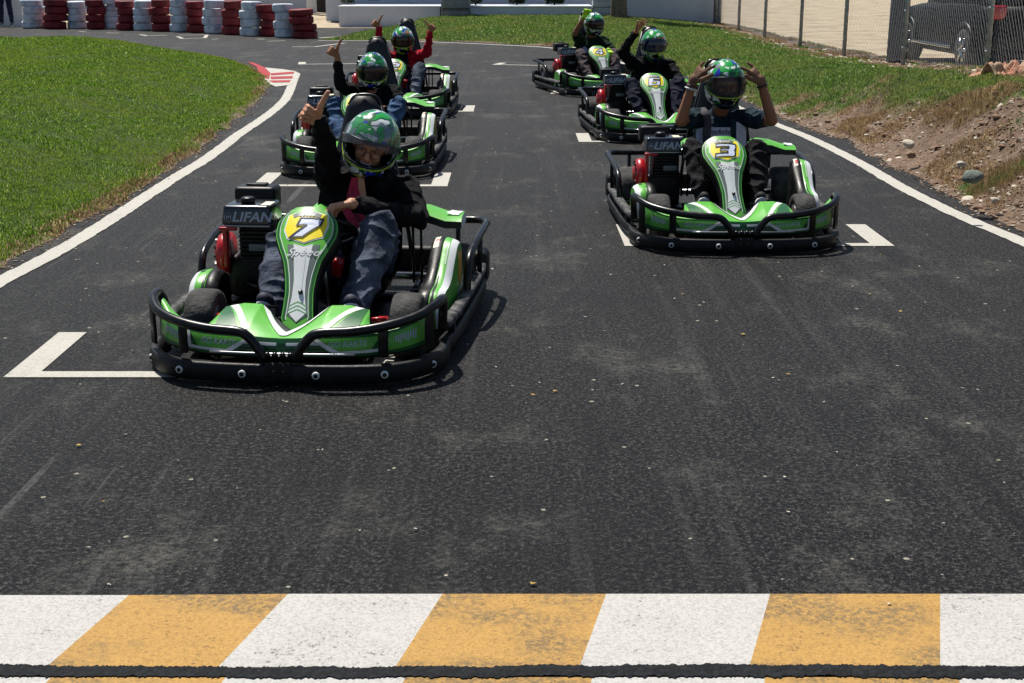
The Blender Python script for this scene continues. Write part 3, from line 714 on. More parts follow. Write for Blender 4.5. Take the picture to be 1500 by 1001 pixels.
# main building: facade, openings, ledge
BY = 43.0
bld = empty('white_building', (0, BY, 0)); tag(bld, 'long white rendered building behind the lawn with dark openings', 'building')
mb = MB(); bx0, bx1 = wx(497, BY) - .4, wx(915, BY) + .2
def facade(mb, x0, x1, z0, z1, y, holes, m, t=.25):
    xs = sorted({x0, x1} | {h[0] for h in holes} | {h[1] for h in holes}); zs = sorted({z0, z1} | {h[2] for h in holes} | {h[3] for h in holes})
    for a, b_ in zip(xs[:-1], xs[1:]):
        for c, d in zip(zs[:-1], zs[1:]):
            mx, mz = (a + b_) / 2, (c + d) / 2
            if any(h[0] < mx < h[1] and h[2] < mz < h[3] for h in holes): continue
            mb.box((mx, y + t / 2, mz), (b_ - a, t, d - c), m)
holes = [(wx(540, BY), wx(556, BY), .62, 2.7), (wx(598, BY), wx(622, BY), 1.5, 2.7), (wx(716, BY), wx(736, BY), 1.5, 2.7), (wx(776, BY), wx(798, BY), 1.5, 2.7), (wx(832, BY), wx(856, BY), 1.5, 2.7)]
facade(mb, bx0, bx1, 0, 3.6, 0, holes, M['render']); mb.box(((bx0 + bx1) / 2, 2.2, 1.7), (bx1 - bx0 - .1, 3.8, 3.3), M['trim']); mb.build('wall', bld)
mb = MB(); mb.box(((bx0 + bx1) / 2, 2.0, 3.7), (bx1 - bx0 + .5, 4.8, .2), M['render'], .02); mb.build('roof', bld)
for k, h in enumerate(holes):
    mb = MB(); hx = (h[0] + h[1]) / 2; ww = h[1] - h[0]; hh = h[3] - h[2]
    for s_ in (-1, 1): mb.box((hx + s_ * (ww / 2 - .02), .1, (h[2] + h[3]) / 2), (.05, .12, hh), M['trim'])
    mb.box((hx, .1, h[3] - .03), (ww, .11, .06), M['trim']); mb.box((hx, .14, (h[2] + h[3]) / 2), (ww - .08, .02, hh - .06), M['trim'])
    mb.build('door' if k == 0 else 'window', bld)
# raised planter wall in front
PYW = 39.6
def dz(px, py, y): 
    zc0 = G(px, py); return CAM_H + (zc0.z - CAM_H) * (y / zc0.y)
wall('planter_wall', wx(497, PYW), wx(645, PYW), PYW, BY - PYW - .05, -.05, .52, M['render'], 'low white planter wall left of the grey slab pillar', 'wall', .03)
wall('planter_wall', wx(689, PYW), wx(866, PYW), PYW, BY - PYW - .05, -.05, .52, M['render'], 'low white planter wall between the slab pillar and the white boards, holding the shrubs', 'wall', .03)
def slabs(x0, x1, y, t, n, hs, m, name, label, cat, out=.03):
    e = empty(name, ((x0 + x1) / 2, y, 0)); tag(e, label, cat); z = 0; k = 0
    while z < 3.4:
        mb = MB(); o_ = out * (1 if k % 2 else -.2); hh = hs[k % len(hs)]
        mb.box((0, t / 2 - o_ / 2, z + hh / 2), (x1 - x0, t + o_, hh - .012), m, .012); mb.build('slab', e); z += hh; k += 1
    return e
slabs(wx(645.5, PYW) + .02, wx(688.5, PYW) - .02, PYW - .06, .7, 0, [.24, .19, .05], M['slab'], 'slab_pillar', 'wide pillar of stacked grey stone slabs behind the lawn', 'pillar', .05)
slabs(wx(867, PYW) + .02, wx(905, PYW), PYW + .1, .4, 0, [.17, .17], M['board'], 'boarded_panel', 'white horizontal board panel left of the palm trunk', 'panel', .02)
# big plain wall right of the palm
wall('boundary_wall', wx(899, 39.7), wx(1052, 39.5), 39.72, .25, -.1, 2.6, M['render'], 'tall plain white wall between the palm trunk and the fence corner', 'wall', .05)
mb = MB(); mb.lathe([(.06, 0), (.06, 2.7), (.001, 2.72)], M['galv'], c=(0, 0, 0), n=12); o = mb.build('corner_pipe'); o.location = (wx(1049, 39.4) - .02, 39.5, 0); tag(o, 'grey steel pipe standing at the right end of the tall white wall', 'pipe')
# left far wall, gate, posts
mb = MB(); wl = wall('boundary_wall', wx(-260, 40.4), wx(34, 40.4), 40.4, .25, -.1, 2.6, M['render'], 'white wall behind the standing person at the far left', 'wall', .05)
wall('boundary_wall', wx(30, 52), wx(455, 52), 52, .25, -.1, 2.8, M['render'], 'white wall seen above the row of stacked tyres', 'wall', .05)
mb = MB(); mb.box((0, 0, 1.4), (.32, .32, 2.8), M['render'], .015); mb.box((0, 0, 2.84), (.4, .4, .08), M['render'], .015); o = mb.build('gate_pillar'); o.location = (wx(457, 50), 50, 0); tag(o, 'white square pillar left of the dark slatted gate', 'pillar')
mb = MB(); gx0, gx1 = wx(463, 51), wx(490, 51); e = empty('slatted_gate', ((gx0 + gx1) / 2, 51, 0)); tag(e, 'dark slatted wooden gate beside the white pillar', 'gate')
nsl = 9
for k in range(nsl): mb.box(((k - nsl / 2 + .5) * (gx1 - gx0) / nsl, 0, 1.1), ((gx1 - gx0) / nsl * .72, .03, 2.1), M['darkwood'])
mb.build('slats', e); mb = MB()
for zz in (.3, 1.1, 1.9): mb.box((0, .04, zz), (gx1 - gx0, .05, .08), M['darkwood'])
mb.build('rails', e); mb = MB(); mb.box((0, 1.4, 1.2), (gx1 - gx0 + .4, .05, 2.6), M['trim']); mb.build('dark_recess', e)
wall('boundary_wall', wx(491, 51), wx(640, 51), 51, .3, -.1, 2.8, M['render'], 'white wall just right of the dark slatted gate', 'wall', .05)
# shrubs on the planter
def leafmat(name, stops):
    m, t, b, oc = newm(name); g = node(t, 'ShaderNodeNewGeometry'); c = ramp(t, g.outputs['Random Per Island'], stops); t.links.new(c, b.inputs['Base Color']); b.inputs['Roughness'].default_value = .5; return m
M['leaf'] = leafmat('shrub_leaf', [(0, (14, 30, 14)), (.6, (30, 52, 24)), (1, (64, 92, 44))])
M['bark'] = mat('palm_bark', (116, 106, 92), .9, noise_amt=.6, nscale=9, dirt_or_highlight=(66, 58, 50), bump=.6, bscale=14)
def shrub(px, y, z, w_, h_, n, label):
    e = empty('shrub', (wx(px, y), y, z)); tag(e, label, 'shrub', 'shrubs in the planter'); mb = MB()
    for k in range(n):
        a = random.uniform(0, 6.28); t_ = random.uniform(0, 1); rr = w_ / 2 * math.sqrt(random.random()) * math.sin(math.pi * (.25 + .7 * t_)) * 1.1
        c = Vector((rr * math.cos(a), rr * math.sin(a), .06 + h_ * t_)); d = Vector((math.cos(a), math.sin(a), random.uniform(-.3, .9))).normalized(); s_ = random.uniform(.03, .065)
        o_ = d.cross(Vector((random.random(), random.random(), 1))).normalized() * s_ * .35
        mb.add([c, c + d * s_ + o_, c + d * s_ * 2, c + d * s_ - o_], [(0, 1, 2, 3)], M['leaf'], False)
    mb.build('foliage', e); mb = MB()
    for k in range(4):
        a = k * 1.6; mb.tube([(0, 0, 0), (w_ * .15 * math.cos(a), w_ * .15 * math.sin(a), h_ * .45), (w_ * .28 * math.cos(a), w_ * .28 * math.sin(a), h_ * .8)], .014, M['bark'], 6)
    mb.build('stem', e)
shrub(757, 40.6, .53, .46, .7, 2600, 'dense dark rounded shrub on the planter, left of two'); shrub(812, 40.6, .53, .5, .6, 2600, 'dense dark rounded shrub on the planter, right of two')
shrub(697, 40.4, .53, .28, .32, 500, 'thin small shrub just right of the slab pillar'); shrub(510, 41, .53, .35, .12, 260, 'tiny low plant on the left end of the planter wall')
# palm trunk
e = empty('palm_tree', (wx(906, 38.2), 38.2, hz(wx(906, 38.2), 38.2))); tag(e, 'tapering grey ringed palm trunk standing on the lawn before the tall wall', 'palm')
mb = MB(); prof = []
for k in range(120):
    z = -.1 + k * .05; r = .17 + .07 * math.exp(-max(z, 0) * 1.1) + (.008 if k % 2 else -.004); prof.append((r, z))
mb.lathe(prof, M['bark'], n=20); mb.build('trunk', e); mb = MB()
for k in range(22):
    a = k * 2.39; el = R(random.uniform(-10, 65)); P = []; 
    for j in range(8):
        t_ = j / 7; P.append(Vector((math.cos(a) * t_ * 1.9 * math.cos(el), math.sin(a) * t_ * 1.9 * math.cos(el), 5.8 + t_ * 1.9 * math.sin(el) - 1.3 * t_ * t_)))
    mb.tube(P, .015, M['leaf'], 5)
    for j in range(1, 40):
        t_ = j / 40; i0 = min(int(t_ * 7), 6); p = P[i0].lerp(P[i0 + 1], t_ * 7 - i0); sd_ = Vector((-math.sin(a), math.cos(a), -.35))
        for s_ in (-1, 1):
            q = Vector((sd_.x * s_, sd_.y * s_, -.4)); ln = .5 * math.sin(math.pi * min(.95, t_ + .15)); dd = Vector((math.cos(a), math.sin(a), 0)) * .15
            mb.add([p, p + q * ln * .5 + dd * .5 + Vector((0, 0, .02)), p + q * ln + dd, p + q * ln * .5 + dd * .4 - Vector((0, 0, .03))], [(0, 1, 2, 3)], M['leaf'], False)
mb.build('crown', e)

# ------------------------------------------------------------------ stacked painted tyres
def painted(name, col, dirt_or_highlight):
    m = mat(name, col, .6, noise_amt=.75, nscale=6, dirt_or_highlight=dirt_or_highlight, bump=.3, bscale=30); return m
M['tw'] = painted('white_painted_rubber', (226, 232, 238), (150, 160, 170)); M['tr'] = painted('dark_red_painted_rubber', (132, 28, 34), (78, 18, 22))
def tyre_mesh(m, seed, R_=.285, W_=.165):
    mb = MB(); prof = []; ri = R_ * .56
    pr = [(ri, .30), (ri + .01, .47), (R_ * .74, .5), (R_ * .90, .47), (R_ * .985, .36), (R_, .2), (R_ * .99, .12), (R_, .04)]
    pr = [(a, b * W_) for a, b in pr]; pr = pr + [(a, -b) for a, b in reversed(pr)] + [(ri + .02, 0)]
    pr = [(a, b) for a, b in pr]
    mb.lathe(pr, m, n=32, closed=True)
    for k in range(len(mb.v)):
        v = Vector(mb.v[k]); q = 1 + .025 * noise.noise(v * 4 + Vector((seed * 3.1, 0, 0))); mb.v[k] = (v.x * q, v.y * q, v.z + .008 * noise.noise(v * 3 + Vector((seed, 9, 0))))
    me = bpy.data.meshes.new('tyre'); me.from_pydata(mb.v, [], mb.f); me.materials.append(m); me.polygons.foreach_set('use_smooth', [True] * len(me.polygons)); return me
TM = {c: [tyre_mesh(M[c], i + (5 if c == 'tw' else 0)) for i in range(4)] for c in ('tw', 'tr')}
stk = [(51, 42, 'tw'), (83, 43, 'tr'), (115, 42.5, 'tw'), (143, 43.5, 'tr'), (165, 43, 'tw'), (187, 45, 'tr'), (211, 45.5, 'tw'), (237, 46.5, 'tr'), (264, 47.5, 'tw'), (289, 48.5, 'tr'), (315, 50, 'tw'), (343, 51.5, 'tr'), (369, 53.5, 'tw'), (395, 54, 'tr'), (417, 56, 'tw'), (447, 57, 'tr')]
hgt = [.76, .78, .72, .77, .79, .76, .77, .81, .82, .78, .83, .82, .81, .75, .78, .67]
wid = [32, 35, 28, 27, 24, 27, 28, 30, 27, 28, 31, 29, 31, 24, 31, 36]
ords = ['first', 'second', 'third', 'fourth', 'fifth', 'sixth', 'seventh', 'eighth', 'ninth', 'tenth', 'eleventh', 'twelfth', 'thirteenth', 'fourteenth', 'fifteenth', 'last']
lev = ['bottom', 'second from bottom', 'third from bottom', 'top']
for i, (px, py, c) in enumerate(stk):
    g = G(px, py); y_ = g.y + .27; x_ = wx(px, y_); sc_ = min(1.12, max(.88, wid[i] / 2000 * (y_ * .964 + .3) / .57))
    n = 5 if i == 4 else 4
    for k in range(n):
        o = link_mesh('painted_tyre', TM[c][(i + k) % 4]); j = .05 if i < 15 else .03
        dx = random.uniform(-j, j) - (k * .025 if i == 15 else 0) ; o.location = (x_ + dx, y_ + random.uniform(-.03, .03), .083 * sc_ + k * .165 * sc_)
        zs = hgt[i] / .66 / (1.25 if n == 5 else 1); o.location.z = (.083 + k * .165) * zs; o.scale = (sc_, sc_, zs); o.rotation_euler = (R(random.uniform(-2, 2)), R(random.uniform(-2.5, 2.5)), random.uniform(0, 6))
        lv = lev[k] if n == 4 else ['bottom', 'second from bottom', 'middle', 'fourth from bottom', 'top'][k]
        tag(o, f"{'white' if c == 'tw' else 'dark red'} painted tyre, {lv} of the {ords[i]} stack from the left", 'tyre', 'painted tyres stacked along the far track edge')

# ------------------------------------------------------------------ car and pole beyond the fence
M['carp'] = mat('black_car_paint', (5, 6, 8), .5, coat=.0, spec=.15); M['glass'] = mat('dark_car_glass', (10, 12, 16), .05, spec=.8)
M['lamp'] = mat('red_lamp_lens', (170, 14, 24), .15, coat=.6); M['chrome'] = mat('bright_trim', (200, 202, 206), .15, metal=1)
def suv():
    e = empty('parked_car', (8.25, 24.2, -.03), R(2)); tag(e, 'black sport utility car parked on the gravel behind the fence', 'car')
    # local: x across (-1 = side seen), y along (-2.35 rear towards us, +2.35 nose)
    prof = [(-2.3, .42, .80), (-2.28, .75, .86), (-2.2, 1.05, .88), (-1.2, 1.08, .93), (0, 1.04, .94), (1.1, 1.03, .93), (1.9, .98, .88), (2.25, .8, .80), (2.3, .45, .72)]
    mb = MB(); rows = []
    secs = [(-2.32, .70, .45, .95), (-2.2, .88, .36, 1.05), (-1.6, .93, .32, 1.12), (-.6, .95, .30, 1.10), (.4, .95, .30, 1.06), (1.2, .94, .32, 1.02), (1.9, .90, .36, .95), (2.25, .76, .42, .8)]
    for (y, wv, zb, zt) in secs:
        h_ = zt - zb; rows.append([Vector((x * wv, y, zb + h_ * z)) for x, z in ((-.86, 0), (-.97, .08), (-1, .35), (-.985, .62), (-.95, .85), (-.88, 1), (0, 1.02), (.88, 1), (.95, .85), (.985, .62), (1, .35), (.97, .08), (.86, 0))])
    vs = [p for r in rows for p in r]; n = 13
    fs = [(i * n + k, (i + 1) * n + k, (i + 1) * n + (k + 1) % n, i * n + (k + 1) % n) for i in range(len(secs) - 1) for k in range(n)]
    fs.append(tuple(range(n))); fs.append(tuple((len(secs) - 1) * n + k for k in range(n - 1, -1, -1)))
    mb.add(vs, fs, M['carp']); mb.build('body', e)
    mb = MB(); cab = [(-2.15, .72, 1.12, 1.13), (-1.9, .74, 1.1, 1.55), (-1.2, .76, 1.1, 1.70), (0, .76, 1.07, 1.70), (.6, .74, 1.05, 1.58), (1.3, .70, 1.02, 1.03)]; vs = []
    for (y, wv, zb, zt) in cab: vs += [Vector((-wv * 1.12, y, zb)), Vector((-wv * .98, y, zt - .05 * (zt - zb))), Vector((-wv * .8, y, zt)), Vector((wv * .8, y, zt)), Vector((wv * .98, y, zt - .05 * (zt - zb))), Vector((wv * 1.12, y, zb))]
    fs = [(i * 6 + k, (i + 1) * 6 + k, (i + 1) * 6 + k + 1, i * 6 + k + 1) for i in range(5) for k in range(5)] + [tuple(range(6)), tuple(30 + k for k in range(5, -1, -1))]
    mb.add(vs, fs, M['carp'], False); mb.build('cabin', e)
    for s_ in (-1, 1):
        for y0_, y1_ in ((-1.75, -.85), (-.78, .1), (.17, .85)):
            mb = MB(); hi = 1.6 if y1_ < .5 else 1.5; mb.add([(s_ * .855, y0_, 1.15), (s_ * .85, y1_, 1.13), (s_ * .775, y1_ - .1 - (.25 if y1_ > .5 else 0), hi), (s_ * .775, y0_ + .06, 1.62)], [(0, 1, 2, 3)], M['glass'], False); mb.build('window', e)
        mb = MB(); mb.box((s_ * .95, .1, .37), (.10, 2.0, .05), M['chrome'], .015); mb.build('side_step', e)
        for y_ in (-1.42, 1.42):
            mb = MB(); mb.lathe([(.20, -.1), (.30, -.115), (.345, -.09), (.355, 0), (.345, .09), (.30, .115), (.20, .1)], M['tyre'], axis='x', c=(s_ * .86, y_, .355), n=36); wh = mb.build('wheel', e)
            mb = MB(); mb.lathe([(.225, 0), (.225, .02), (.20, .03), (.20, .0)], M['chrome'], axis='x', c=(s_ * .86 + s_ * .10, y_, .355), n=30)
            for k in range(6):
                a = k * math.pi / 3; mb.tube([(s_ * .975, y_, .355), (s_ * .965, y_ + math.cos(a) * .21, .355 + math.sin(a) * .21)], .026, M['chrome'], 6)
            mb.lathe([(.05, 0), (.05, .03)], M['chrome'], axis='x', c=(s_ * .97, y_, .355), n=16); mb.build('rim', wh)
            mb = MB(); P = [(s_ * .945, y_ + math.cos(a) * .41, .36 + math.sin(a) * .41) for a in np.linspace(-.1, math.pi + .1, 20)]; mb.tube(P, .035, M['black'], 6); mb.build('wheel_arch', e)
        mb = MB(); mb.box((s_ * .74, -2.24, .97), (.26, .16, .22), M['lamp'], .04); mb.build('tail_light', e)
        mb = MB(); mb.box((s_ * .66, 2.2, .78), (.3, .12, .14), M['chrome'], .04); mb.build('headlight', e)
    mb = MB(); mb.box((0, -2.3, .5), (1.6, .2, .24), M['black'], .05); mb.build('rear_bumper', e)
    mb = MB(); mb.box((0, -.0, .3), (1.5, 4.0, .16), M['trim'], .05); mb.build('underbody', e)
suv()
mb = MB(); mb.lathe([(.165, -.3), (.155, 1), (.145, 3), (.14, 5), (.001, 5.02)], mat('dark_grey_pole', (52, 56, 66), .85, noise_amt=.5, nscale=6, bump=.3), n=20); o = mb.build('utility_pole'); o.location = (wx(1312, 22.6), 22.6, -.03); tag(o, 'thick dark grey pole just beyond the fence at the nose of the black car', 'pole')
#__KART__
# ------------------------------------------------------------------ go-kart (local: x to the right of the picture, y to the back, z up; nose at y = -.93)
def mirx(p): return [(-a, b, c) for a, b, c in p]
# number panel surface
PT = [(0, -.205, .612), (0, -.285, .558), (0, -.395, .458), (0, -.495, .345), (0, -.588, .237), (0, -.665, .150)]
PL = [0]
for a, b in zip(PT[:-1], PT[1:]): PL.append(PL[-1] + (Vector(b) - Vector(a)).length)
PLEN = PL[-1]; PC = spl(PT, 8); PCL = [0]
for a, b in zip(PC[:-1], PC[1:]): PCL.append(PCL[-1] + (b - a).length)
PLEN = PCL[-1]
def pc(v):
    v = min(max(v, -.02), PLEN + .02); y = np.interp(v, PCL, [p.y for p in PC]); z = np.interp(v, PCL, [p.z for p in PC])
    a = min(max(v - .02, 0), PLEN); b = min(max(v + .02, 0), PLEN)
    t = Vector((0, np.interp(b, PCL, [p.y for p in PC]) - np.interp(a, PCL, [p.y for p in PC]), np.interp(b, PCL, [p.z for p in PC]) - np.interp(a, PCL, [p.z for p in PC]))).normalized()
    n = Vector((0, t.z, -t.y)); n = n if n.z > 0 else -n
    return Vector((0, y, z)), n
def pw(f): return interp(f, [0, .02, .05, .1, .17, .24, .34, .46, .58, .69, .81, .89, .93, 1.0], [.055, .085, .111, .131, .138, .135, .113, .083, .068, .061, .065, .070, .055, .0])
def psurf(u, v, off=0.0):
    c, n = pc(v); return c + Vector((u - .03 * (1 - v / PLEN), 0, 0)) + n * (off - 1.9 * u * u)
def build_panel(parent):
    mb = MB(); NV = 44; NU = 9; vs = []; fs = []
    for i in range(NV):
        f = i / (NV - 1); v = f * PLEN
        for k in range(NU):
            u = (k / (NU - 1) * 2 - 1) * max(pw(f), .0015); vs.append(psurf(u, v))
    for i in range(NV - 1):
        for k in range(NU - 1): fs.append((i * NU + k, i * NU + k + 1, (i + 1) * NU + k + 1, (i + 1) * NU + k))
    mb.add(vs, fs, M['green'])
    # black shroud behind: rim of the face swept back and flaring
    ring = [(i, 0) for i in range(NV)] + [(NV - 1, k) for k in range(1, NU)] + [(i, NU - 1) for i in range(NV - 2, -1, -1)] + [(0, k) for k in range(NU - 2, 0, -1)]
    rows = []
    for (dep, sc_) in ((0, 1.0), (.010, 1.05), (.03, 1.09), (.065, 1.08), (.085, .95)):
        r = []
        for (i, k) in ring:
            f = i / (NV - 1); v = f * PLEN; u = (k / (NU - 1) * 2 - 1) * max(pw(f), .0015); c, n = pc(v)
            ext = (sc_ - 1) * .1; t = (.5 - f) * 2
            p = psurf(u, v) - n * (dep + .002) ; p.x += math.copysign(ext * (1 - abs(t) ** 4 * .6), u if u else 1); p.z += ext * (1 if f < .08 else (-.6 if f > .92 else 0))
            r.append(p)
        rows.append(r)
    n = len(ring); vs = [p for r in rows for p in r]
    fs = [(a * n + k, (a + 1) * n + k, (a + 1) * n + (k + 1) % n, a * n + (k + 1) % n) for a in range(len(rows) - 1) for k in range(n)]
    fs.append(tuple((len(rows) - 1) * n + k for k in range(n)))
    mb.add(vs, fs, M['black'])
    o1 = lambda u, v: psurf(u, v, .0016); o2 = lambda u, v: psurf(u, v, .0030); o3 = lambda u, v: psurf(u, v, .0044)
    # darker green rim lines and thin white lines following the outline
    for off, wd, mt in ((.010, .010, M['dgreen']), (.020, .0035, M['white'])):
        for s_ in (-1, 1):
            P = []
            for f in np.linspace(.03, .90, 40): P.append((s_ * max(pw(f) - off, .004), f * PLEN))
            mb.stroke(P, wd, o1, mt, maxlen=.05)
    # shield
    sh = [(-.082, .050), (-.03, .038), (.03, .036), (.088, .044), (.094, .105), (.078, .172), (.004, .212), (-.074, .182), (-.093, .13)]
    mb.poly([(a * 1.07, b - (.004 if b < .1 else -.005)) for a, b in sh], o1, M['white'], .03)
    mb.poly(sh, o2, M['yellow'], .03)
    mb.poly([(-.066, .050), (-.03, .037), (.03, .035), (.066, .047), (.058, .070), (.03, .062), (-.03, .063), (-.058, .072)], o3, M['greyd'], .03)
    mb.text('Speed', lambda a, b: psurf(a, .0555 - b, .0055), .026, M['white'], shear=.35, cx=0, cy=0, sx=1.1, bold=.0006)
    # silver spine with grey edging and arrow foot
    sp = [(-.060, .215), (-.040, .222), (.004, .232), (.040, .222), (.060, .215), (.048, .30), (.036, .40), (.030, .48), (.042, .555), (0, .600), (-.042, .555), (-.030, .48), (-.036, .40), (-.048, .30)]
    mb.poly([(a * 1.22, b + (.006 if b > .5 else 0)) for a, b in sp], o1, M['greyd'], .03)
    mb.poly([(a * (.72 if b < .45 else .95), b + .002) for a, b in sp], o2, M['silver'], .03)
    mb.poly([(.006, .24), (.018, .24), (.012, .47), (.004, .47)], o3, M['white'], .04)
    mb.text('Speed', lambda a, b: psurf(a, .262 - b, .0058), .052, M['white'], shear=.45, cx=0, sx=1.15, bold=.0004)
    for k in range(3):
        y = .505 + k * .018; mb.stroke([(-.038 - k * .001, y + .020), (0, y), (.038 + k * .001, y + .020)], .0035, o3, M['green'], maxlen=.05)
    c, nn = pc(.46); mb.ball(c + nn * .006, .011, M['black'], 12, 8); mb.ball(c + nn * .014, .006, M['steel'], 10, 6)
    return mb.build('front_panel', parent)
GLY = {
 '7': ([(.30, 1), (1, 1), (.94, .66), (.42, .0), (0, 0), (.50, .60), (.20, .60)], []),
 '3': ([(.12, 1), (.95, 1), (1, .93), (.94, .58), (.88, .5), (.92, .42), (.86, .08), (.78, 0), (-.02, 0), (.03, .25), (.55, .25), (.57, .4), (.25, .4), (.28, .6), (.62, .6), (.66, .76), (.09, .76)], []),
 '6': ([(.2, 1), (.95, 1), (.9, .78), (.42, .78), (.4, .62), (.85, .62), (.9, .55), (.82, .08), (.74, 0), (.05, 0), (0, .08), (.1, .9)], [[(.33, .42), (.60, .42), (.56, .22), (.30, .22)]]),
 '4': ([(.50, 1), (.85, 1), (.74, .45), (.90, .45), (.85, .22), (.69, .22), (.64, 0), (.32, 0), (.37, .22), (0, .22), (.04, .45)], [[(.30, .45), (.45, .45), (.52, .70)]]),
 '5': ([(.15, 1), (.95, 1), (.9, .76), (.4, .76), (.38, .62), (.85, .62), (.9, .55), (.82, .08), (.74, 0), (0, 0), (.04, .24), (.55, .24), (.58, .38), (.08, .38)], []),
 '2': ([(.15, 1), (.92, 1), (1, .92), (.93, .5), (.85, .42), (.37, .40), (.33, .25), (.82, .25), (.78, 0), (0, 0), (.06, .6), (.62, .62), (.66, .76), (.10, .76)], [])}
def build_number(ch, parent):
    mb = MB(); ol, holes = GLY[ch]; W_, H_ = .142, .108
    T = lambda p: ((p[0] - .5) * W_ + .004, .184 - p[1] * H_)
    P = [T(p) for p in ol]; f1 = lambda u, v: psurf(u, v, .0046); f2 = lambda u, v: psurf(u, v, .0058); f3 = lambda u, v: psurf(u, v, .0068)
    mb.poly(P, f1, M['bluew'], .05)
    for h in holes: mb.poly([T(p) for p in h], f2, M['yellow'], .05); mb.stroke([T(p) for p in h], .006, f3, M['inkb'], True, .05)
    mb.stroke(P, .0075, f3, M['inkb'], True, .05)
    return mb.build('race_number', parent)

# nose fairing: (x) -> back edge, crease, lower edge
NX = [0, .06, .15, .23, .31, .335, .40, .46, .52, .575]
NB = [(-.70, .168), (-.665, .20), (-.61, .262), (-.60, .262), (-.605, .245), (-.74, .205), (-.745, .20), (-.72, .212), (-.67, .24), (-.61, .275)]
NC = [(-.885, .188), (-.884, .190), (-.878, .196), (-.868, .198), (-.852, .20), (-.846, .20), (-.82, .205), (-.79, .215), (-.745, .235), (-.66, .268)]
ND = [(-.905, .115), (-.903, .115), (-.896, .115), (-.886, .115), (-.868, .116), (-.862, .116), (-.835, .118), (-.805, .12), (-.762, .125), (-.70, .135)]
def nose(x, t, off=0.0):
    ax = abs(x); g = lambda A, j: np.interp(ax, NX, [q[j] for q in A])
    b = Vector((x, g(NB, 0), g(NB, 1))); c = Vector((x, g(NC, 0), g(NC, 1))); d = Vector((x, g(ND, 0), g(ND, 1)))
    if t < 1:
        p = b.lerp(c, t); n = Vector((0, -(c.z - b.z), 0)); n = Vector((0, (c.z - b.z), -(c.y - b.y)))
        n = Vector((0, n.y, n.z)).normalized(); n = n if n.z > 0 else -n; p.z += .012 * math.sin(math.pi * t)
    else: p = c.lerp(d, t - 1); n = Vector((0, -1, .25)).normalized(); p.y -= .010 * math.sin(math.pi * (t - 1))
    return p + n * off
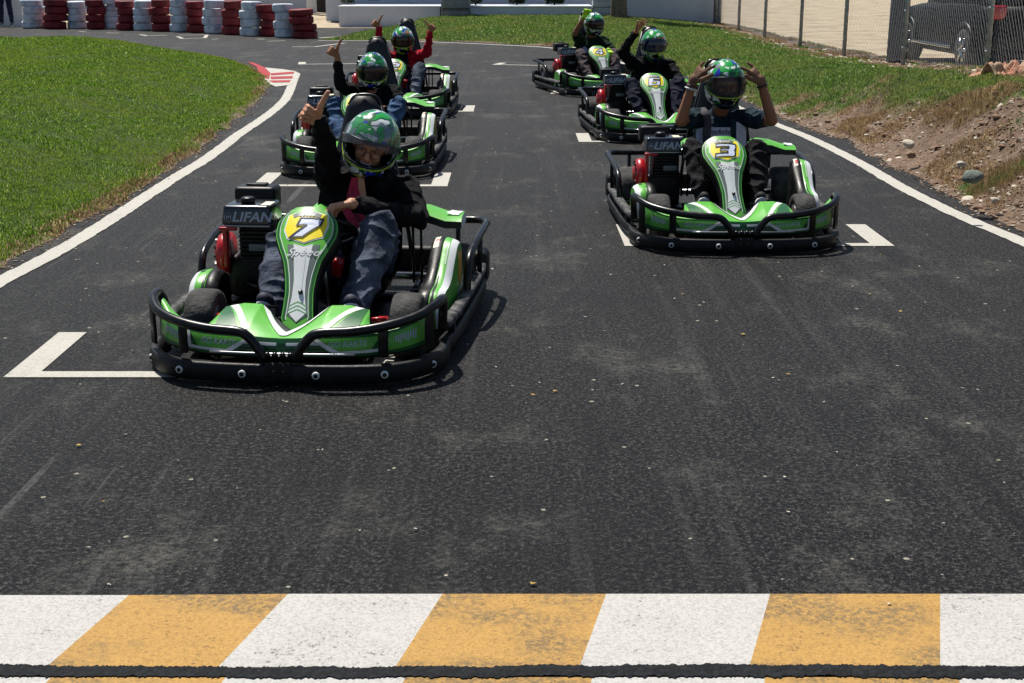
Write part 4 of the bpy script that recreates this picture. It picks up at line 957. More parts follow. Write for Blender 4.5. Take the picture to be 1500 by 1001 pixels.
def build_kart():
    root = empty('go_kart')
    # chassis and floor
    mb = MB(); mb.box((0, -.18, .065), (.62, 1.16, .014), M['black'], .004)
    for s_ in (-1, 1):
        mb.tube(spl([(s_ * .30, -.80, .085), (s_ * .32, -.5, .085), (s_ * .34, .1, .085), (s_ * .34, .84, .11)], 4), .017, M['tubeb'])
        mb.tube([(s_ * .32, -.45, .09), (s_ * .62, -.28, .09)], .014, M['tubeb']); mb.tube([(s_ * .33, .35, .10), (s_ * .65, .35, .10)], .014, M['tubeb'])
    for y in (-.78, -.35, .3, .84): mb.tube([(-.33, y, .085), (.33, y, .085)], .015, M['tubeb'])
    mb.tube([(-.42, .50, .145), (.46, .50, .145)], .020, M['steel']); mb.build('chassis', root)
    # lower front bumper
    fp = spl([(-.61, -.50, 0), (-.612, -.60, 0), (-.585, -.72, 0), (-.49, -.845, 0), (-.34, -.905, 0), (0, -.925, 0), (.34, -.905, 0), (.49, -.845, 0), (.585, -.72, 0), (.612, -.60, 0), (.61, -.50, 0)], 5)
    sec = [(-.012, .018), (.021, .016), (.027, .022), (.029, .055), (.027, .086), (.021, .093), (-.012, .092)]
    mb = MB(); mb.sweep(fp, sec, M['bumper']); fb = mb.build('front_bumper', root)
    for bx, by in ((-.578, -.72), (-.42, -.88), (-.15, -.922), (.15, -.922), (.42, -.88), (.578, -.72)):
        nrm = Vector((bx * .9 if abs(bx) > .5 else bx * .35, -1 if abs(bx) < .5 else -.75, 0)).normalized(); c = Vector((bx, by, .055)) + nrm * .033
        mb = MB(); q = nrm.to_track_quat('Z', 'Y').to_matrix()
        for prof, mt in (([(.016, 0), (.016, .006), (.011, .009)], M['silver']), ([(.009, .008), (.009, .011), (.001, .011)], M['inkb'])):
            t_ = MB(); t_.lathe(prof, mt, n=14); mb.add([q @ Vector(v) + c for v in t_.v], t_.f, mt)
        mb.build('bolt', fb)
    mb = MB(); mb.box((0, -.948, .075), (.11, .02, .062), M['bumper'], .006)
    for k in range(4): mb.ball((-.048 + k * .032, -.945, .134), (.014, .012, .012), M['tubeb'], 10, 6)
    mb.box((0, -.93, .125), (.125, .03, .012), M['tubeb'], .004)
    for k in (-1, 1):
        for z in (.07, .098): mb.ball((k * .02, -.96, z), .004, M['greyd'], 8, 5)
    mb.build('bumper_latch', fb)
    # thin bright strip above the bumper
    mb = MB(); mb.tube(spl([(-.30, -.895, .128), (-.1, -.915, .130), (.1, -.915, .130), (.30, -.895, .128)], 4), .006, M['steel'], 6); mb.build('trim_strip', fb)
    # upper bumper tubes
    up = [(.062, -.935, .115), (.085, -.937, .155), (.125, -.935, .205), (.17, -.93, .225), (.30, -.915, .232), (.43, -.875, .248), (.54, -.79, .268), (.597, -.69, .290), (.618, -.60, .296), (.616, -.545, .280), (.61, -.51, .22), (.605, -.50, .14)]
    for s_ in (-1, 1):
        mb = MB(); P = up if s_ > 0 else mirx(up); mb.tube(spl(P, 5), .0205, M['tubeb'], 12)
        for x, y, h_ in ((.415, -.878, .245), (.585, -.745, .278)):
            mb.box((s_ * x, y + .003, (h_ + .12) / 2), (.042, .014, h_ - .11), M['tubeb'], .005, rot=(0, 0, s_ * (.38 if x < .5 else .85)))
        mb.build('bumper_rail', root)
    # side bumpers
    for s_ in (-1, 1):
        mb = MB(); sp = [(.608, -.50, 0), (.622, -.38, 0), (.635, -.2, 0), (.645, .2, 0), (.65, .62, 0), (.63, .76, 0)]
        sp = sp if s_ > 0 else [(-a, b, c) for a, b, c in reversed(sp)]
        P = spl(sp, 4)
        mb.sweep(P, [(-.022, .035), (.018, .035), (.024, .05), (.024, .085), (.018, .095), (-.022, .095)], M['bumper'])
        mb.sweep(P, [(-.024, .135), (.016, .135), (.024, .145), (.022, .172), (-.02, .178)], M['worn'])
        for y in (-.36, -.1, .2, .5): mb.box((s_ * .628, y, .115), (.03, .05, .05), M['bumper'], .006)
        sb = mb.build('side_bumper', root)
        mb = MB(); hp = [(.64, .10, .16), (.642, .115, .24), (.645, .17, .315), (.655, .34, .355), (.665, .58, .372), (.665, .72, .375)]
        mb.tube(spl(hp if s_ > 0 else mirx(hp), 5), .019, M['tubeb'], 10); mb.tube([(s_ * .655, .5, .17), (s_ * .66, .5, .37)], .013, M['tubeb']); mb.build('hoop', sb)
        mb = MB(); mb.box((s_ * .63, .80, .14), (.08, .17, .18), M['bumper'], .035); mb.build('corner_roller', sb)
    # rear bumper: hoop across the back and lower beam
    mb = MB(); rp = [(-.665, .72, .375), (-.66, .80, .372), (-.61, .87, .368), (-.5, .885, .366), (0, .89, .366), (.5, .885, .366), (.61, .87, .368), (.66, .80, .372), (.665, .72, .375)]
    mb.tube(spl(rp, 5), .019, M['tubeb'], 10)
    for x in (-.5, .5): mb.tube([(x, .885, .1), (x, .885, .36)], .013, M['tubeb'])
    mb.box((0, .90, .14), (1.22, .07, .16), M['bumper'], .03); mb.build('rear_bumper', root)
    # nose fairing
    mb = MB(); xs = sorted(set([round(x, 4) for x in list(np.linspace(-.575, .575, 60)) + [a for a in NX] + [-a for a in NX]])); ts = [0, .15, .35, .55, .75, .9, 1.0, 1.2, 1.45, 1.75, 2.0]
    vs = [nose(x, t) for x in xs for t in ts]; nt_ = len(ts)
    for seg, mt in (((0, 6), M['green']), ((6, 10), M['dgreen'])):  # front face: dark green band, with the shade on it put into the colour
        mb.add(vs, [(i * nt_ + j, (i + 1) * nt_ + j, (i + 1) * nt_ + j + 1, i * nt_ + j + 1) for i in range(len(xs) - 1) for j in range(seg[0], seg[1])], mt)
    vb = [nose(x, t) + Vector((0, .012, -.012)) for x in xs for t in ts]
    mb.add(vb, [(i * nt_ + j, i * nt_ + j + 1, (i + 1) * nt_ + j + 1, (i + 1) * nt_ + j) for i in range(len(xs) - 1) for j in range(nt_ - 1)], M['black'])
    o1 = lambda u, v: nose(u, v, .0022); o2 = lambda u, v: nose(u, v, .004); o3 = lambda u, v: nose(u, v, .0055)
    W = M['white']
    # black V under the panel, white stripes fanning out, white edge lines
    mb.poly([(-.115, .02), (0, .02), (0, .60), (-.02, .58)], o1, M['inkb'], .04); mb.poly([(.115, .02), (0, .02), (0, .60), (.02, .58)], o1, M['inkb'], .04)
    for s_ in (-1, 1):
        mb.poly([(s_ * .108, .01), (s_ * .142, .01), (s_ * .014, .88), (0, .88), (0, .60), (s_ * .01, .58)], o2, W, .04)
        mb.poly([(s_ * .255, .02), (s_ * .290, .02), (s_ * .175, .86), (s_ * .148, .86)], o1, W, .04)
        mb.poly([(s_ * .36, .1), (s_ * .38, .1), (s_ * .55, .05), (s_ * .57, .01), (s_ * .575, .3), (s_ * .4, .3)], o1, W, .04) if False else mb.poly([(s_ * .292, .02), (s_ * .308, .02), (s_ * .30, .9), (s_ * .19, .9)], o1, M['dgreen'], .04)
        mb.stroke([(s_ * .345, .12), (s_ * .46, .14), (s_ * .565, .1)], .007, lambda u, v: nose(u, min(max(v * 1.0, .02), .9), .003), W, maxlen=.04)
        # lower face graphics
        mb.poly([(s_ * .02, 1.22), (s_ * .13, 1.22), (s_ * .165, 1.38), (s_ * .02, 1.38)], o1, M['silver'], .05)
        mb.poly([(s_ * .02, 1.55), (s_ * .19, 1.55), (s_ * .205, 1.62), (s_ * .02, 1.62)], o1, M['inkb'], .05); mb.poly([(s_ * .02, 1.72), (s_ * .21, 1.72), (s_ * .22, 1.79), (s_ * .02, 1.79)], o1, M['inkb'], .05)
        mb.poly([(s_ * .125, 1.10), (s_ * .215, 1.86), (s_ * .395, 1.86), (s_ * .41, 1.70), (s_ * .235, 1.72), (s_ * .148, 1.10)], o2, W, .05)
        mb.poly([(s_ * .150, 1.10), (s_ * .235, 1.70), (s_ * .36, 1.70), (s_ * .40, 1.12)], o1, M['green'], .05)
        mb.poly([(s_ * .43, 1.10), (s_ * .56, 1.12), (s_ * .56, 1.85), (s_ * .42, 1.85)], o1, M['green'], .05)
        mb.poly([(s_ * .40, 1.10), (s_ * .418, 1.10), (s_ * .405, 1.88), (s_ * .388, 1.88)], o2, W, .05)
        for k in range(9):
            x = s_ * (.455 + k * .009); mb.poly([(x, 1.28), (x + .005, 1.28), (x + .005, 1.52 + .06 * ((k * 7) % 3)), (x, 1.52 + .06 * ((k * 7) % 3))], o2, M['letter'], .2)
        mb.text('GO KARTS', lambda a, b: nose(a, 1.38 - b * 12.5, .0062), .030, M['letter'], shear=.12, cx=s_ * .268, sx=1.05, bold=.0005)
    mb.build('nose_fairing', root)
    build_panel(root)
    # wheels
    def wheel(x, y, r, wd, turn=0.0):
        c = Vector((x, y, r)); mb = MB(); h = wd / 2; ri = .072
        mb.lathe([(ri, -h * .86), (r * .80, -h), (r * .93, -h * .93), (r * .985, -h * .72), (r, -h * .3), (r, h * .3), (r * .985, h * .72), (r * .93, h * .93), (r * .80, h), (ri, h * .86), (ri - .006, 0)], M['tyre'], axis='x', c=c, n=40, closed=True)
        wh = mb.build('wheel', root); mb = MB()
        for s_ in (-1, 1):
            mb.lathe([(.074, s_ * h * .9), (.074, s_ * h * .82), (.050, s_ * h * .55), (.022, s_ * h * .62), (.001, s_ * h * .62)], M['rim'], axis='x', c=c, n=24)
            for k in range(4): a = k * 1.57 + .4; mb.ball(c + Vector((s_ * h * .64, math.cos(a) * .034, math.sin(a) * .034)), .006, M['steel'], 8, 5)
        mb.build('rim', wh)
    for s_ in (-1, 1):
        wheel(s_ * .45, -.455, .142, .130); wheel(s_ * .52, .50, .158, .19)
        mb = MB(); mb.tube([(s_ * .08, -.46, .16), (s_ * .37, -.44, .15)], .008, M['steel'], 6); mb.tube([(s_ * .30, -.46, .10), (s_ * .36, -.455, .14)], .02, M['tubeb'], 8)
        mb.box((s_ * .345, -.50, .17), (.05, .05, .035), M['red'], .01); mb.tube([(s_ * .30, -.56, .19), (s_ * .37, -.54, .19)], .010, M['red'], 8); mb.build('steering_knuckle', root)
        # pedal with foot bar
        mb = MB(); mb.tube([(s_ * .10, -.55, .235), (s_ * .30, -.545, .235)], .008, M['tubeb'], 8); mb.tube([(s_ * .11, -.55, .09), (s_ * .11, -.55, .235)], .007, M['tubeb'], 8); mb.tube([(s_ * .29, -.545, .09), (s_ * .29, -.545, .235)], .007, M['tubeb'], 8); mb.build('pedal', root)
        # side pod
        big = s_ > 0; mb = MB()
        if big: prof = [(-.31, .075), (-.335, .13), (-.325, .20), (-.27, .245), (-.18, .255), (-.10, .285), (-.02, .345), (.05, .395), (.12, .405), (.17, .37), (.19, .25), (.20, .075)]
        else: prof = [(-.30, .075), (-.325, .13), (-.32, .20), (-.29, .255), (-.23, .285), (-.15, .29), (-.09, .26), (-.06, .20), (-.05, .13), (-.05, .075)]
        x0, x1 = (.465, .585) if big else (.44, .575); cut = x0 + .05
        cen = Vector((0, -.06 if big else -.19, .19)); pp = spl([(0, a, b) for a, b in prof], 4); n = len(pp)
        rows = [(x0, 0), (x0 + .010, .013), (x0 + .030, .020), (cut, .019), (cut + .006, .014), (cut + .012, .018), (x1 - .03, .010), (x1 - .01, .0), (x1, -.012)]
        def podp(xx, p, g_): d = (p - cen).normalized(); return Vector((s_ * (xx + .05 * (p.y + .3)), p.y + d.y * g_, p.z + d.z * g_))
        vs = [podp(xx, p, g_) for (xx, g_) in rows for p in pp]
        mk = lambda i0, i1: [(i * n + k, i * n + (k + 1) % n, (i + 1) * n + (k + 1) % n, (i + 1) * n + k) for i in range(i0, i1) for k in range(n)]
        mb.add(vs, mk(0, 4), M['black']); mb.add(vs, mk(4, 6), M['green']); mb.add(vs, mk(6, 8), M['white'])
        mb.add(vs, [tuple(range(n))], M['black'], False); mb.add(vs, [tuple(8 * n + k for k in range(n))], M['green'], False)
        gx = lambda xx: interp(xx, [r[0] for r in rows], [r[1] for r in rows]) + .0025
        def on(xx, t): i = min(int(t), n - 2); return podp(xx, pp[i].lerp(pp[i + 1], t - i), gx(xx))
        kf = 1.0 if big else .8
        mb.poly([(cut + .012, 4), (cut + .03, 4), (cut + .016, 20 * kf), (cut + .010, 20 * kf)], on, M['inkb'], 2.0)
        mb.poly([(cut + .012, 2), (x1 - .035, 2), (x1 - .035, 8), (cut + .012, 9)], on, M['dgreen'], 2.0)
        mb.poly([(cut + .03, 22 * kf), (x1 - .035, 22 * kf), (x1 - .035, 27 * kf), (cut + .03, 29 * kf)], on, M['white'] if big else M['dgreen'], 2.0)
        if big:
            mb.poly([(x0 + .012, 26), (x0 + .036, 26), (x0 + .036, 31), (x0 + .012, 31)], on, M['sticker'], 2.0); mb.poly([(x0 + .018, 27), (x0 + .036, 27), (x0 + .036, 29), (x0 + .018, 29)], lambda a, b: on(a, b) + Vector((0, -.001, .001)), M['red'], 2.0)
        sx_ = lambda y, z, o_=.003: Vector((s_ * (x1 + .05 * (y + .3) + o_), y, z))
        f2 = lambda a, b: sx_(a, b, .002); f3 = lambda a, b: sx_(a, b, .004)
        if big:
            mb.poly([(.06, .36), (.14, .36), (.16, .28), (.14, .20), (.06, .22)], f2, M['amber'], .2)
            mb.poly([(-.28, .105), (0, .135), (.17, .21), (.17, .10)], f2, M['dgreen'], .2); mb.poly([(-.28, .105), (0, .135), (.17, .21), (.17, .23), (0, .155), (-.28, .125)], f3, W, .2)
        else: mb.poly([(-.29, .10), (-.08, .13), (-.08, .15), (-.29, .12)], f2, W, .2)
        mb.build('side_pod', root)
    # engine with its tank, filter, red shroud and pull starter
    mb = MB(); ex, ey = -.365, .17
    mb.box((ex, ey, .23), (.23, .26, .20), M['engine'], .02); mb.box((ex + .02, ey - .03, .40), (.17, .20, .16), M['engine'], .015)
    for k in range(7): mb.box((ex + .02, ey - .14, .33 + k * .02), (.15, .05, .007), M['engine'])
    mb.box((ex + .04, ey - .17, .38), (.09, .03, .035), M['greyd'], .006); mb.tube([(ex - .02, ey - .14, .2), (ex + .08, ey - .2, .18), (ex + .1, ey - .1, .14)], .018, M['tubeb'])
    mb.box((ex, ey, .105), (.28, .32, .03), M['tubeb'], .005)
    eng = mb.build('engine', root)
    mb = MB(); tx0, tx1, ty0, ty1, tz0, tz1 = -.49, -.255, -.03, .20, .482, .578
    bm = bmesh.new(); bmesh.ops.create_cube(bm, size=1)
    for v in bm.verts:
        u = v.co.copy(); v.co = Vector(((tx0 + tx1) / 2 + u.x * (tx1 - tx0) * (1 if u.z < 0 else .93), (ty0 + ty1) / 2 + u.y * (ty1 - ty0) * (1 if u.z < 0 else .88), tz0 if u.z < 0 else tz1))
    bmesh.ops.bevel(bm, geom=bm.edges[:], offset=.016, segments=3, profile=.6, affect='EDGES'); bm.verts.index_update()
    mb.add([v.co.copy() for v in bm.verts], [tuple(v.index for v in f.verts) for f in bm.faces], M['tank']); bm.free()
    fr = lambda a, b: Vector((-.372 + a * .93, ty0 - .0015 + (b + .048) * .132 * .88, .530 + b))
    mb.text('LIFAN', lambda a, b: fr(a, b) + Vector((0, -.001, 0)), .062, M['letter'], shear=.25, cx=.028, cy=-.004, sx=1.22, bold=.0016)
    ring = [(-.088 + .020 * math.cos(a), -.004 + .020 * math.sin(a)) for a in np.linspace(0, 6.283, 22)]; mb.stroke(ring[:-1], .004, lambda a, b: fr(a, b) + Vector((0, -.001, 0)), M['letter'], True, .2)
    mb.stroke([(-.100, -.012), (-.094, .006), (-.088, -.008), (-.082, .006), (-.076, -.010)], .004, lambda a, b: fr(a, b) + Vector((0, -.001, 0)), M['letter'], False, .2)
    mb.box((-.285, .05, .5795), (.045, .10, .002), M['sticker'])
    mb.box(((tx0 + tx1) / 2, ty0 + .004, tz0 + .003), (tx1 - tx0 - .01, .012, .008), M['steel'], .002)
    tk = mb.build('fuel_tank', eng)
    mb = MB(); mb.lathe([(.032, 0), (.034, .008), (.034, .02), (.026, .028), (.001, .029)], M['black'], c=(-.385, .07, .578), n=20); mb.build('fuel_cap', tk)
    mb = MB(); mb.box((-.40, .30, .57), (.20, .14, .11), M['black'], .02); mb.box((-.40, .30, .63), (.10, .05, .012), M['black'], .004); mb.tube([(-.37, .25, .5), (-.37, .2, .42)], .03, M['black']); mb.build('air_filter', eng)
    mb = MB(); mb.box((-.478, .0, .385), (.022, .05, .20), M['red'], .006); mb.box((-.455, -.04, .474), (.085, .02, .016), M['red'], .004)
    mb.build('red_bracket', eng)
    mb = MB(); mb.tube(spl([(-.46, -.06, .15), (-.50, -.1, .14), (-.53, .02, .14)], 3), .014, M['red'], 8); mb.build('red_hose', eng)
    mb = MB(); c = (-.485, .10, .33); mb.lathe([(.10, 0), (.10, -.035), (.09, -.052), (.05, -.065), (.045, -.07), (.001, -.072)], M['red'], axis='x', c=c, n=28)
    for k in range(12):
        a = k * math.pi / 6; mb.box((c[0] - .058, c[1] + .07 * math.cos(a), c[2] + .07 * math.sin(a)), (.012, .010, .030), M['inkb'], 0, rot=(a - math.pi / 2, 0, 0))
    mb.build('pull_starter', eng)
    mb = MB(); mb.tube(spl([(-.25, .28, .30), (-.24, .40, .30), (-.25, .50, .33), (-.25, .74, .33)], 4), .03, M['tubeb'], 10); mb.lathe([(.055, -.12), (.06, -.11), (.06, .11), (.055, .12)], M['greyd'], axis='y', c=(-.25, .72, .33), n=20); mb.build('exhaust', eng)
    # seat: bucket, tapering high back with edge tubes
    sx = .065
    mb = MB(); rows = [(-.10, .17, .20, .10), (.06, .10, .215, .13), (.24, .09, .22, .15), (.38, .12, .22, .17), (.47, .25, .22, .14), (.52, .42, .21, .10), (.555, .56, .20, .06)]
    vs = []; K = 11
    for (y, z, hw, lip) in rows:
        for k in range(K):
            u = k / (K - 1) * 2 - 1; vs.append(Vector((sx + u * hw, y - (lip * .5 * abs(u) ** 3 if z > .2 else 0), z + lip * abs(u) ** 3.5)))
    fs = [(i * K + k, i * K + k + 1, (i + 1) * K + k + 1, (i + 1) * K + k) for i in range(len(rows) - 1) for k in range(K - 1)]
    mb.add(vs, fs, M['seat']); mb.add([v + Vector((0, .012, -.014)) for v in vs], [tuple(reversed(f)) for f in fs], M['seat']); seat = mb.build('seat', root)
    mb = MB(); rows = []
    for f in np.linspace(0, 1, 12):
        z = .40 + f * .625; y = .52 + f * .12; hw = interp(f, [0, .3, .7, .88, .96, 1], [.215, .175, .112, .092, .075, .038]); rows.append((y, z, hw))
    vs = []; K = 9
    for (y, z, hw) in rows:
        for k in range(K): u = k / (K - 1) * 2 - 1; vs.append(Vector((sx + u * hw, y - .02 * (1 - u * u), z)))
        for k in range(K): u = 1 - k / (K - 1) * 2; vs.append(Vector((sx + u * hw, y + .045 + .015 * (1 - u * u), z - .01)))
    n = 2 * K; fs = [(i * n + k, i * n + (k + 1) % n, (i + 1) * n + (k + 1) % n, (i + 1) * n + k) for i in range(len(rows) - 1) for k in range(n)]
    fs.append(tuple(range(n))); fs.append(tuple((len(rows) - 1) * n + k for k in range(n))); mb.add(vs, fs, M['seat'])
    mb.build('headrest', seat)
    mb = MB()
    for s_ in (-1, 1): mb.tube([(sx + s_ * .25, .60, .10), (sx + s_ * .20, .60, .50), (sx + s_ * .080, .675, .975)], .011, M['tubeb'], 8)
    mb.tube(spl([(sx - .080, .675, .975), (sx - .045, .685, 1.02), (sx + .045, .685, 1.02), (sx + .080, .675, .975)], 4), .011, M['tubeb'], 8); mb.build('headrest_frame', seat)
    # steering wheel and column
    mb = MB(); P = []; cw = Vector((.0, -.075, .475)); ax = Vector((0, .62, .78)).normalized(); e1 = Vector((1, 0, 0)); e2 = ax.cross(e1)
    for k in range(28): a = 2 * math.pi * k / 28; P.append(cw + e1 * .155 * math.cos(a) + e2 * .13 * math.sin(a))
    mb.tube(P, .013, M['black'], 8, closed=True)
    for a in (0.2, 2.94, 4.71): mb.tube([cw - ax * .02, cw + e1 * .155 * math.cos(a) + e2 * .13 * math.sin(a)], .009, M['black'], 6)
    mb.ball(cw - ax * .01, (.04, .03, .025), M['black']); mb.build('steering_wheel', root)
    mb = MB(); mb.tube([cw - ax * .02, (.01, -.40, .16)], .010, M['steel'], 8); mb.tube([(.06, -.24, .10), (.05, -.32, .44)], .008, M['steel'], 8); mb.tube([(-.06, -.24, .10), (-.05, -.32, .44)], .008, M['tubeb'], 8)
    mb.box((.085, -.17, .33), (.05, .04, .10), M['red'], .012, rot=(.5, .3, 0)); mb.build('steering_column', root)
    # rear fairing pieces on rods
    for s_ in (1, -1):
        mb = MB(); xs = [.25, .33, .41, .50, .58] if s_ > 0 else [.10, .13, .16, .20, .23]; A = []; 
        for x in xs:
            f = (x - xs[0]) / (xs[-1] - xs[0]); zt = .475 + .035 * math.sin(math.pi * min(1, f * 1.25 + .1)) - .01 * f; A += [Vector((s_ * x, .40 - .03 * math.sin(f * 3), zt - .055)), Vector((s_ * x, .385, zt - .02)), Vector((s_ * x, .42, zt)), Vector((s_ * x, .53, zt + .006)), Vector((s_ * x, .59, zt - .02)), Vector((s_ * x, .58, zt - .05))]
        for rng_, mt in (((0, 1), M['black']), ((1, 4), M['green']), ((4, 6), M['black'])):
            mb.add(A, [(i * 6 + k, (i + 1) * 6 + k, (i + 1) * 6 + (k + 1) % 6, i * 6 + (k + 1) % 6) for i in range(4) for k in range(*rng_)], mt)
        mb.add(A, [tuple(range(6)), tuple(24 + k for k in range(6))], M['white'], False)
        fs_ = lambda a, b: Vector((s_ * a, b, .475 + .035 * math.sin(math.pi * min(1, (a - .25) / .39 * 1.25 + .1)) - .01 * (a - .25) / .39 + .0035 + max(0, (b - .42)) * .05))
        if s_ > 0: mb.poly([(.50, .43), (.56, .43), (.575, .52), (.52, .52)], fs_, W, .03); mb.poly([(.34, .44), (.39, .44), (.39, .458), (.34, .458)], fs_, M['inkb'], .03)
        for x in ((.33, .37) if s_ > 0 else (.14, .18)): mb.tube([(s_ * x, .46, .12), (s_ * x, .46, .49)], .007, M['tubeb'], 6)
        mb.build('rear_fairing', root)
    return root
KART = build_kart()
#   x, y of the nose centre (bumper foot) and heading
spec_k = [('7', -.94, 5.31, 5.0, 'green and black go-kart number 7, nearest on the left, driver raising a bare thumb'),
          ('3', 1.368, 7.93, -1.0, 'green and black go-kart number 3, nearest on the right side of the grid'),
          ('5', -1.269, 10.9, 0.0, 'green and black go-kart directly behind number 7, its number hidden by the headrest'),
          ('6', 1.475, 13.17, -3.0, 'green and black go-kart number 6, second in the right-hand file'),
          ('2', -1.33, 15.3, 0.0, 'green and black go-kart number 2, third in the left-hand file, driver in red sleeves'),
          ('4', 1.335, 18.0, -13.0, 'green and black go-kart number 4, farthest in the right-hand file')]
KM = {}
for i, (num, x, y, yaw, lab) in enumerate(spec_k):
    o = KART if i == 0 else copy_tree(KART, skip=('race_number',))
    a = R(-yaw)            # positive yaw swings the tail to the right of the picture
    o.rotation_euler = (0, 0, a); c = Vector((x, y, 0)) + Matrix.Rotation(a, 3, 'Z') @ Vector((0, .93, 0)); o.location = c
    tag(o, lab, 'go-kart', 'go-karts lined up on the starting grid')
    pan = [ch for ch in o.children if ch.name.split('.')[0] == 'front_panel'][0]
    build_number(num, pan); KM[num] = (c, a)
#__PEOPLE__
# ------------------------------------------------------------------ people
def cap(bm, p0, p1, r0, r1, n=14, fl=1.0, ax=None):
    """tapered limb with round ends; fl flattens it along axis ax"""
    p0, p1 = Vector(p0), Vector(p1); d = p1 - p0; L = d.length
    if L < 1e-5: d = Vector((0, 0, 1)); L = 1e-5
    d.normalize(); a = ax.copy() if ax is not None else (Vector((0, 0, 1)) if abs(d.z) < .9 else Vector((0, 1, 0)))
    u = (a - d * a.dot(d)).normalized(); w_ = d.cross(u); rows = []
    for k in range(4): t = math.pi / 2 * (k / 4 - 1); rows.append((p0 + d * r0 * math.sin(t), max(r0 * math.cos(t), 1e-4)))
    for k in range(5): f = k / 4; rows.append((p0.lerp(p1, f), r0 + (r1 - r0) * f))
    for k in range(1, 5): t = math.pi / 2 * k / 4; rows.append((p1 + d * r1 * math.sin(t), max(r1 * math.cos(t), 1e-4)))
    V = []
    for (c, r) in rows: V.append([bm.verts.new(c + u * math.cos(6.2832 * k / n) * r * fl + w_ * math.sin(6.2832 * k / n) * r) for k in range(n)])
    for i in range(len(V) - 1):
        for k in range(n): bm.faces.new((V[i][k], V[i + 1][k], V[i + 1][(k + 1) % n], V[i][(k + 1) % n]))
    bm.faces.new(V[0]); bm.faces.new(list(reversed(V[-1])))
def ell(bm, c, r, rot=None, n=18, m=12):
    c = Vector(c); V = []; rot = rot if rot is not None else Matrix.Identity(3)
    for i in range(m + 1):
        t = math.pi * (i + .001) / (m + .002); V.append([bm.verts.new(c + rot @ Vector((r[0] * math.sin(t) * math.cos(6.2832 * k / n), r[1] * math.sin(t) * math.sin(6.2832 * k / n), r[2] * math.cos(t)))) for k in range(n)])
    for i in range(m):
        for k in range(n): bm.faces.new((V[i][k], V[i + 1][k], V[i + 1][(k + 1) % n], V[i][(k + 1) % n]))
    bm.faces.new(list(reversed(V[0]))); bm.faces.new(V[-1])
def skin_mesh(bm, name, mt, parent, vox=.007, sm=4, fold=0.0, fscale=9.0, seed=0, cut=None):
    bmesh.ops.recalc_face_normals(bm, faces=bm.faces[:])
    me = bpy.data.meshes.new('tmp'); bm.to_mesh(me); bm.free(); o = bpy.data.objects.new('tmp', me); COL.objects.link(o)
    r = o.modifiers.new('r', 'REMESH'); r.mode = 'VOXEL'; r.voxel_size = vox; r.use_smooth_shade = True
    s = o.modifiers.new('s', 'SMOOTH'); s.factor = .5; s.iterations = sm
    bpy.context.view_layer.update(); dg = bpy.context.evaluated_depsgraph_get()
    m2 = bpy.data.meshes.new_from_object(o.evaluated_get(dg)); bpy.data.objects.remove(o); bpy.data.meshes.remove(me)
    if fold:
        n = len(m2.vertices); co = np.empty(n * 3, np.float32); m2.vertices.foreach_get('co', co); co = co.reshape(-1, 3)
        nr = np.empty(n * 3, np.float32); m2.vertices.foreach_get('normal', nr); nr = nr.reshape(-1, 3); off = Vector((seed * 3.7, seed * 1.3, 0))
        dsp = np.array([(1 - 2 * abs(noise.noise(Vector((c[0] * fscale, c[1] * fscale, c[2] * fscale * 1.6)) + off))) ** 2 * 1.4 - .7 + .5 * noise.noise(Vector(c.tolist()) * fscale * 2.3 + off) for c in co])
        co = co + nr * (dsp * fold)[:, None]; m2.vertices.foreach_set('co', co.astype(np.float32).ravel())
    if cut:
        b2 = bmesh.new(); b2.from_mesh(m2); bmesh.ops.delete(b2, geom=[v for v in b2.verts if cut(v.co)], context='VERTS'); b2.to_mesh(m2); b2.free()
    m2.name = name; m2.materials.clear(); m2.materials.append(mt); m2.polygons.foreach_set('use_smooth', [True] * len(m2.polygons)); m2.update()
    return link_mesh(name, m2, parent)
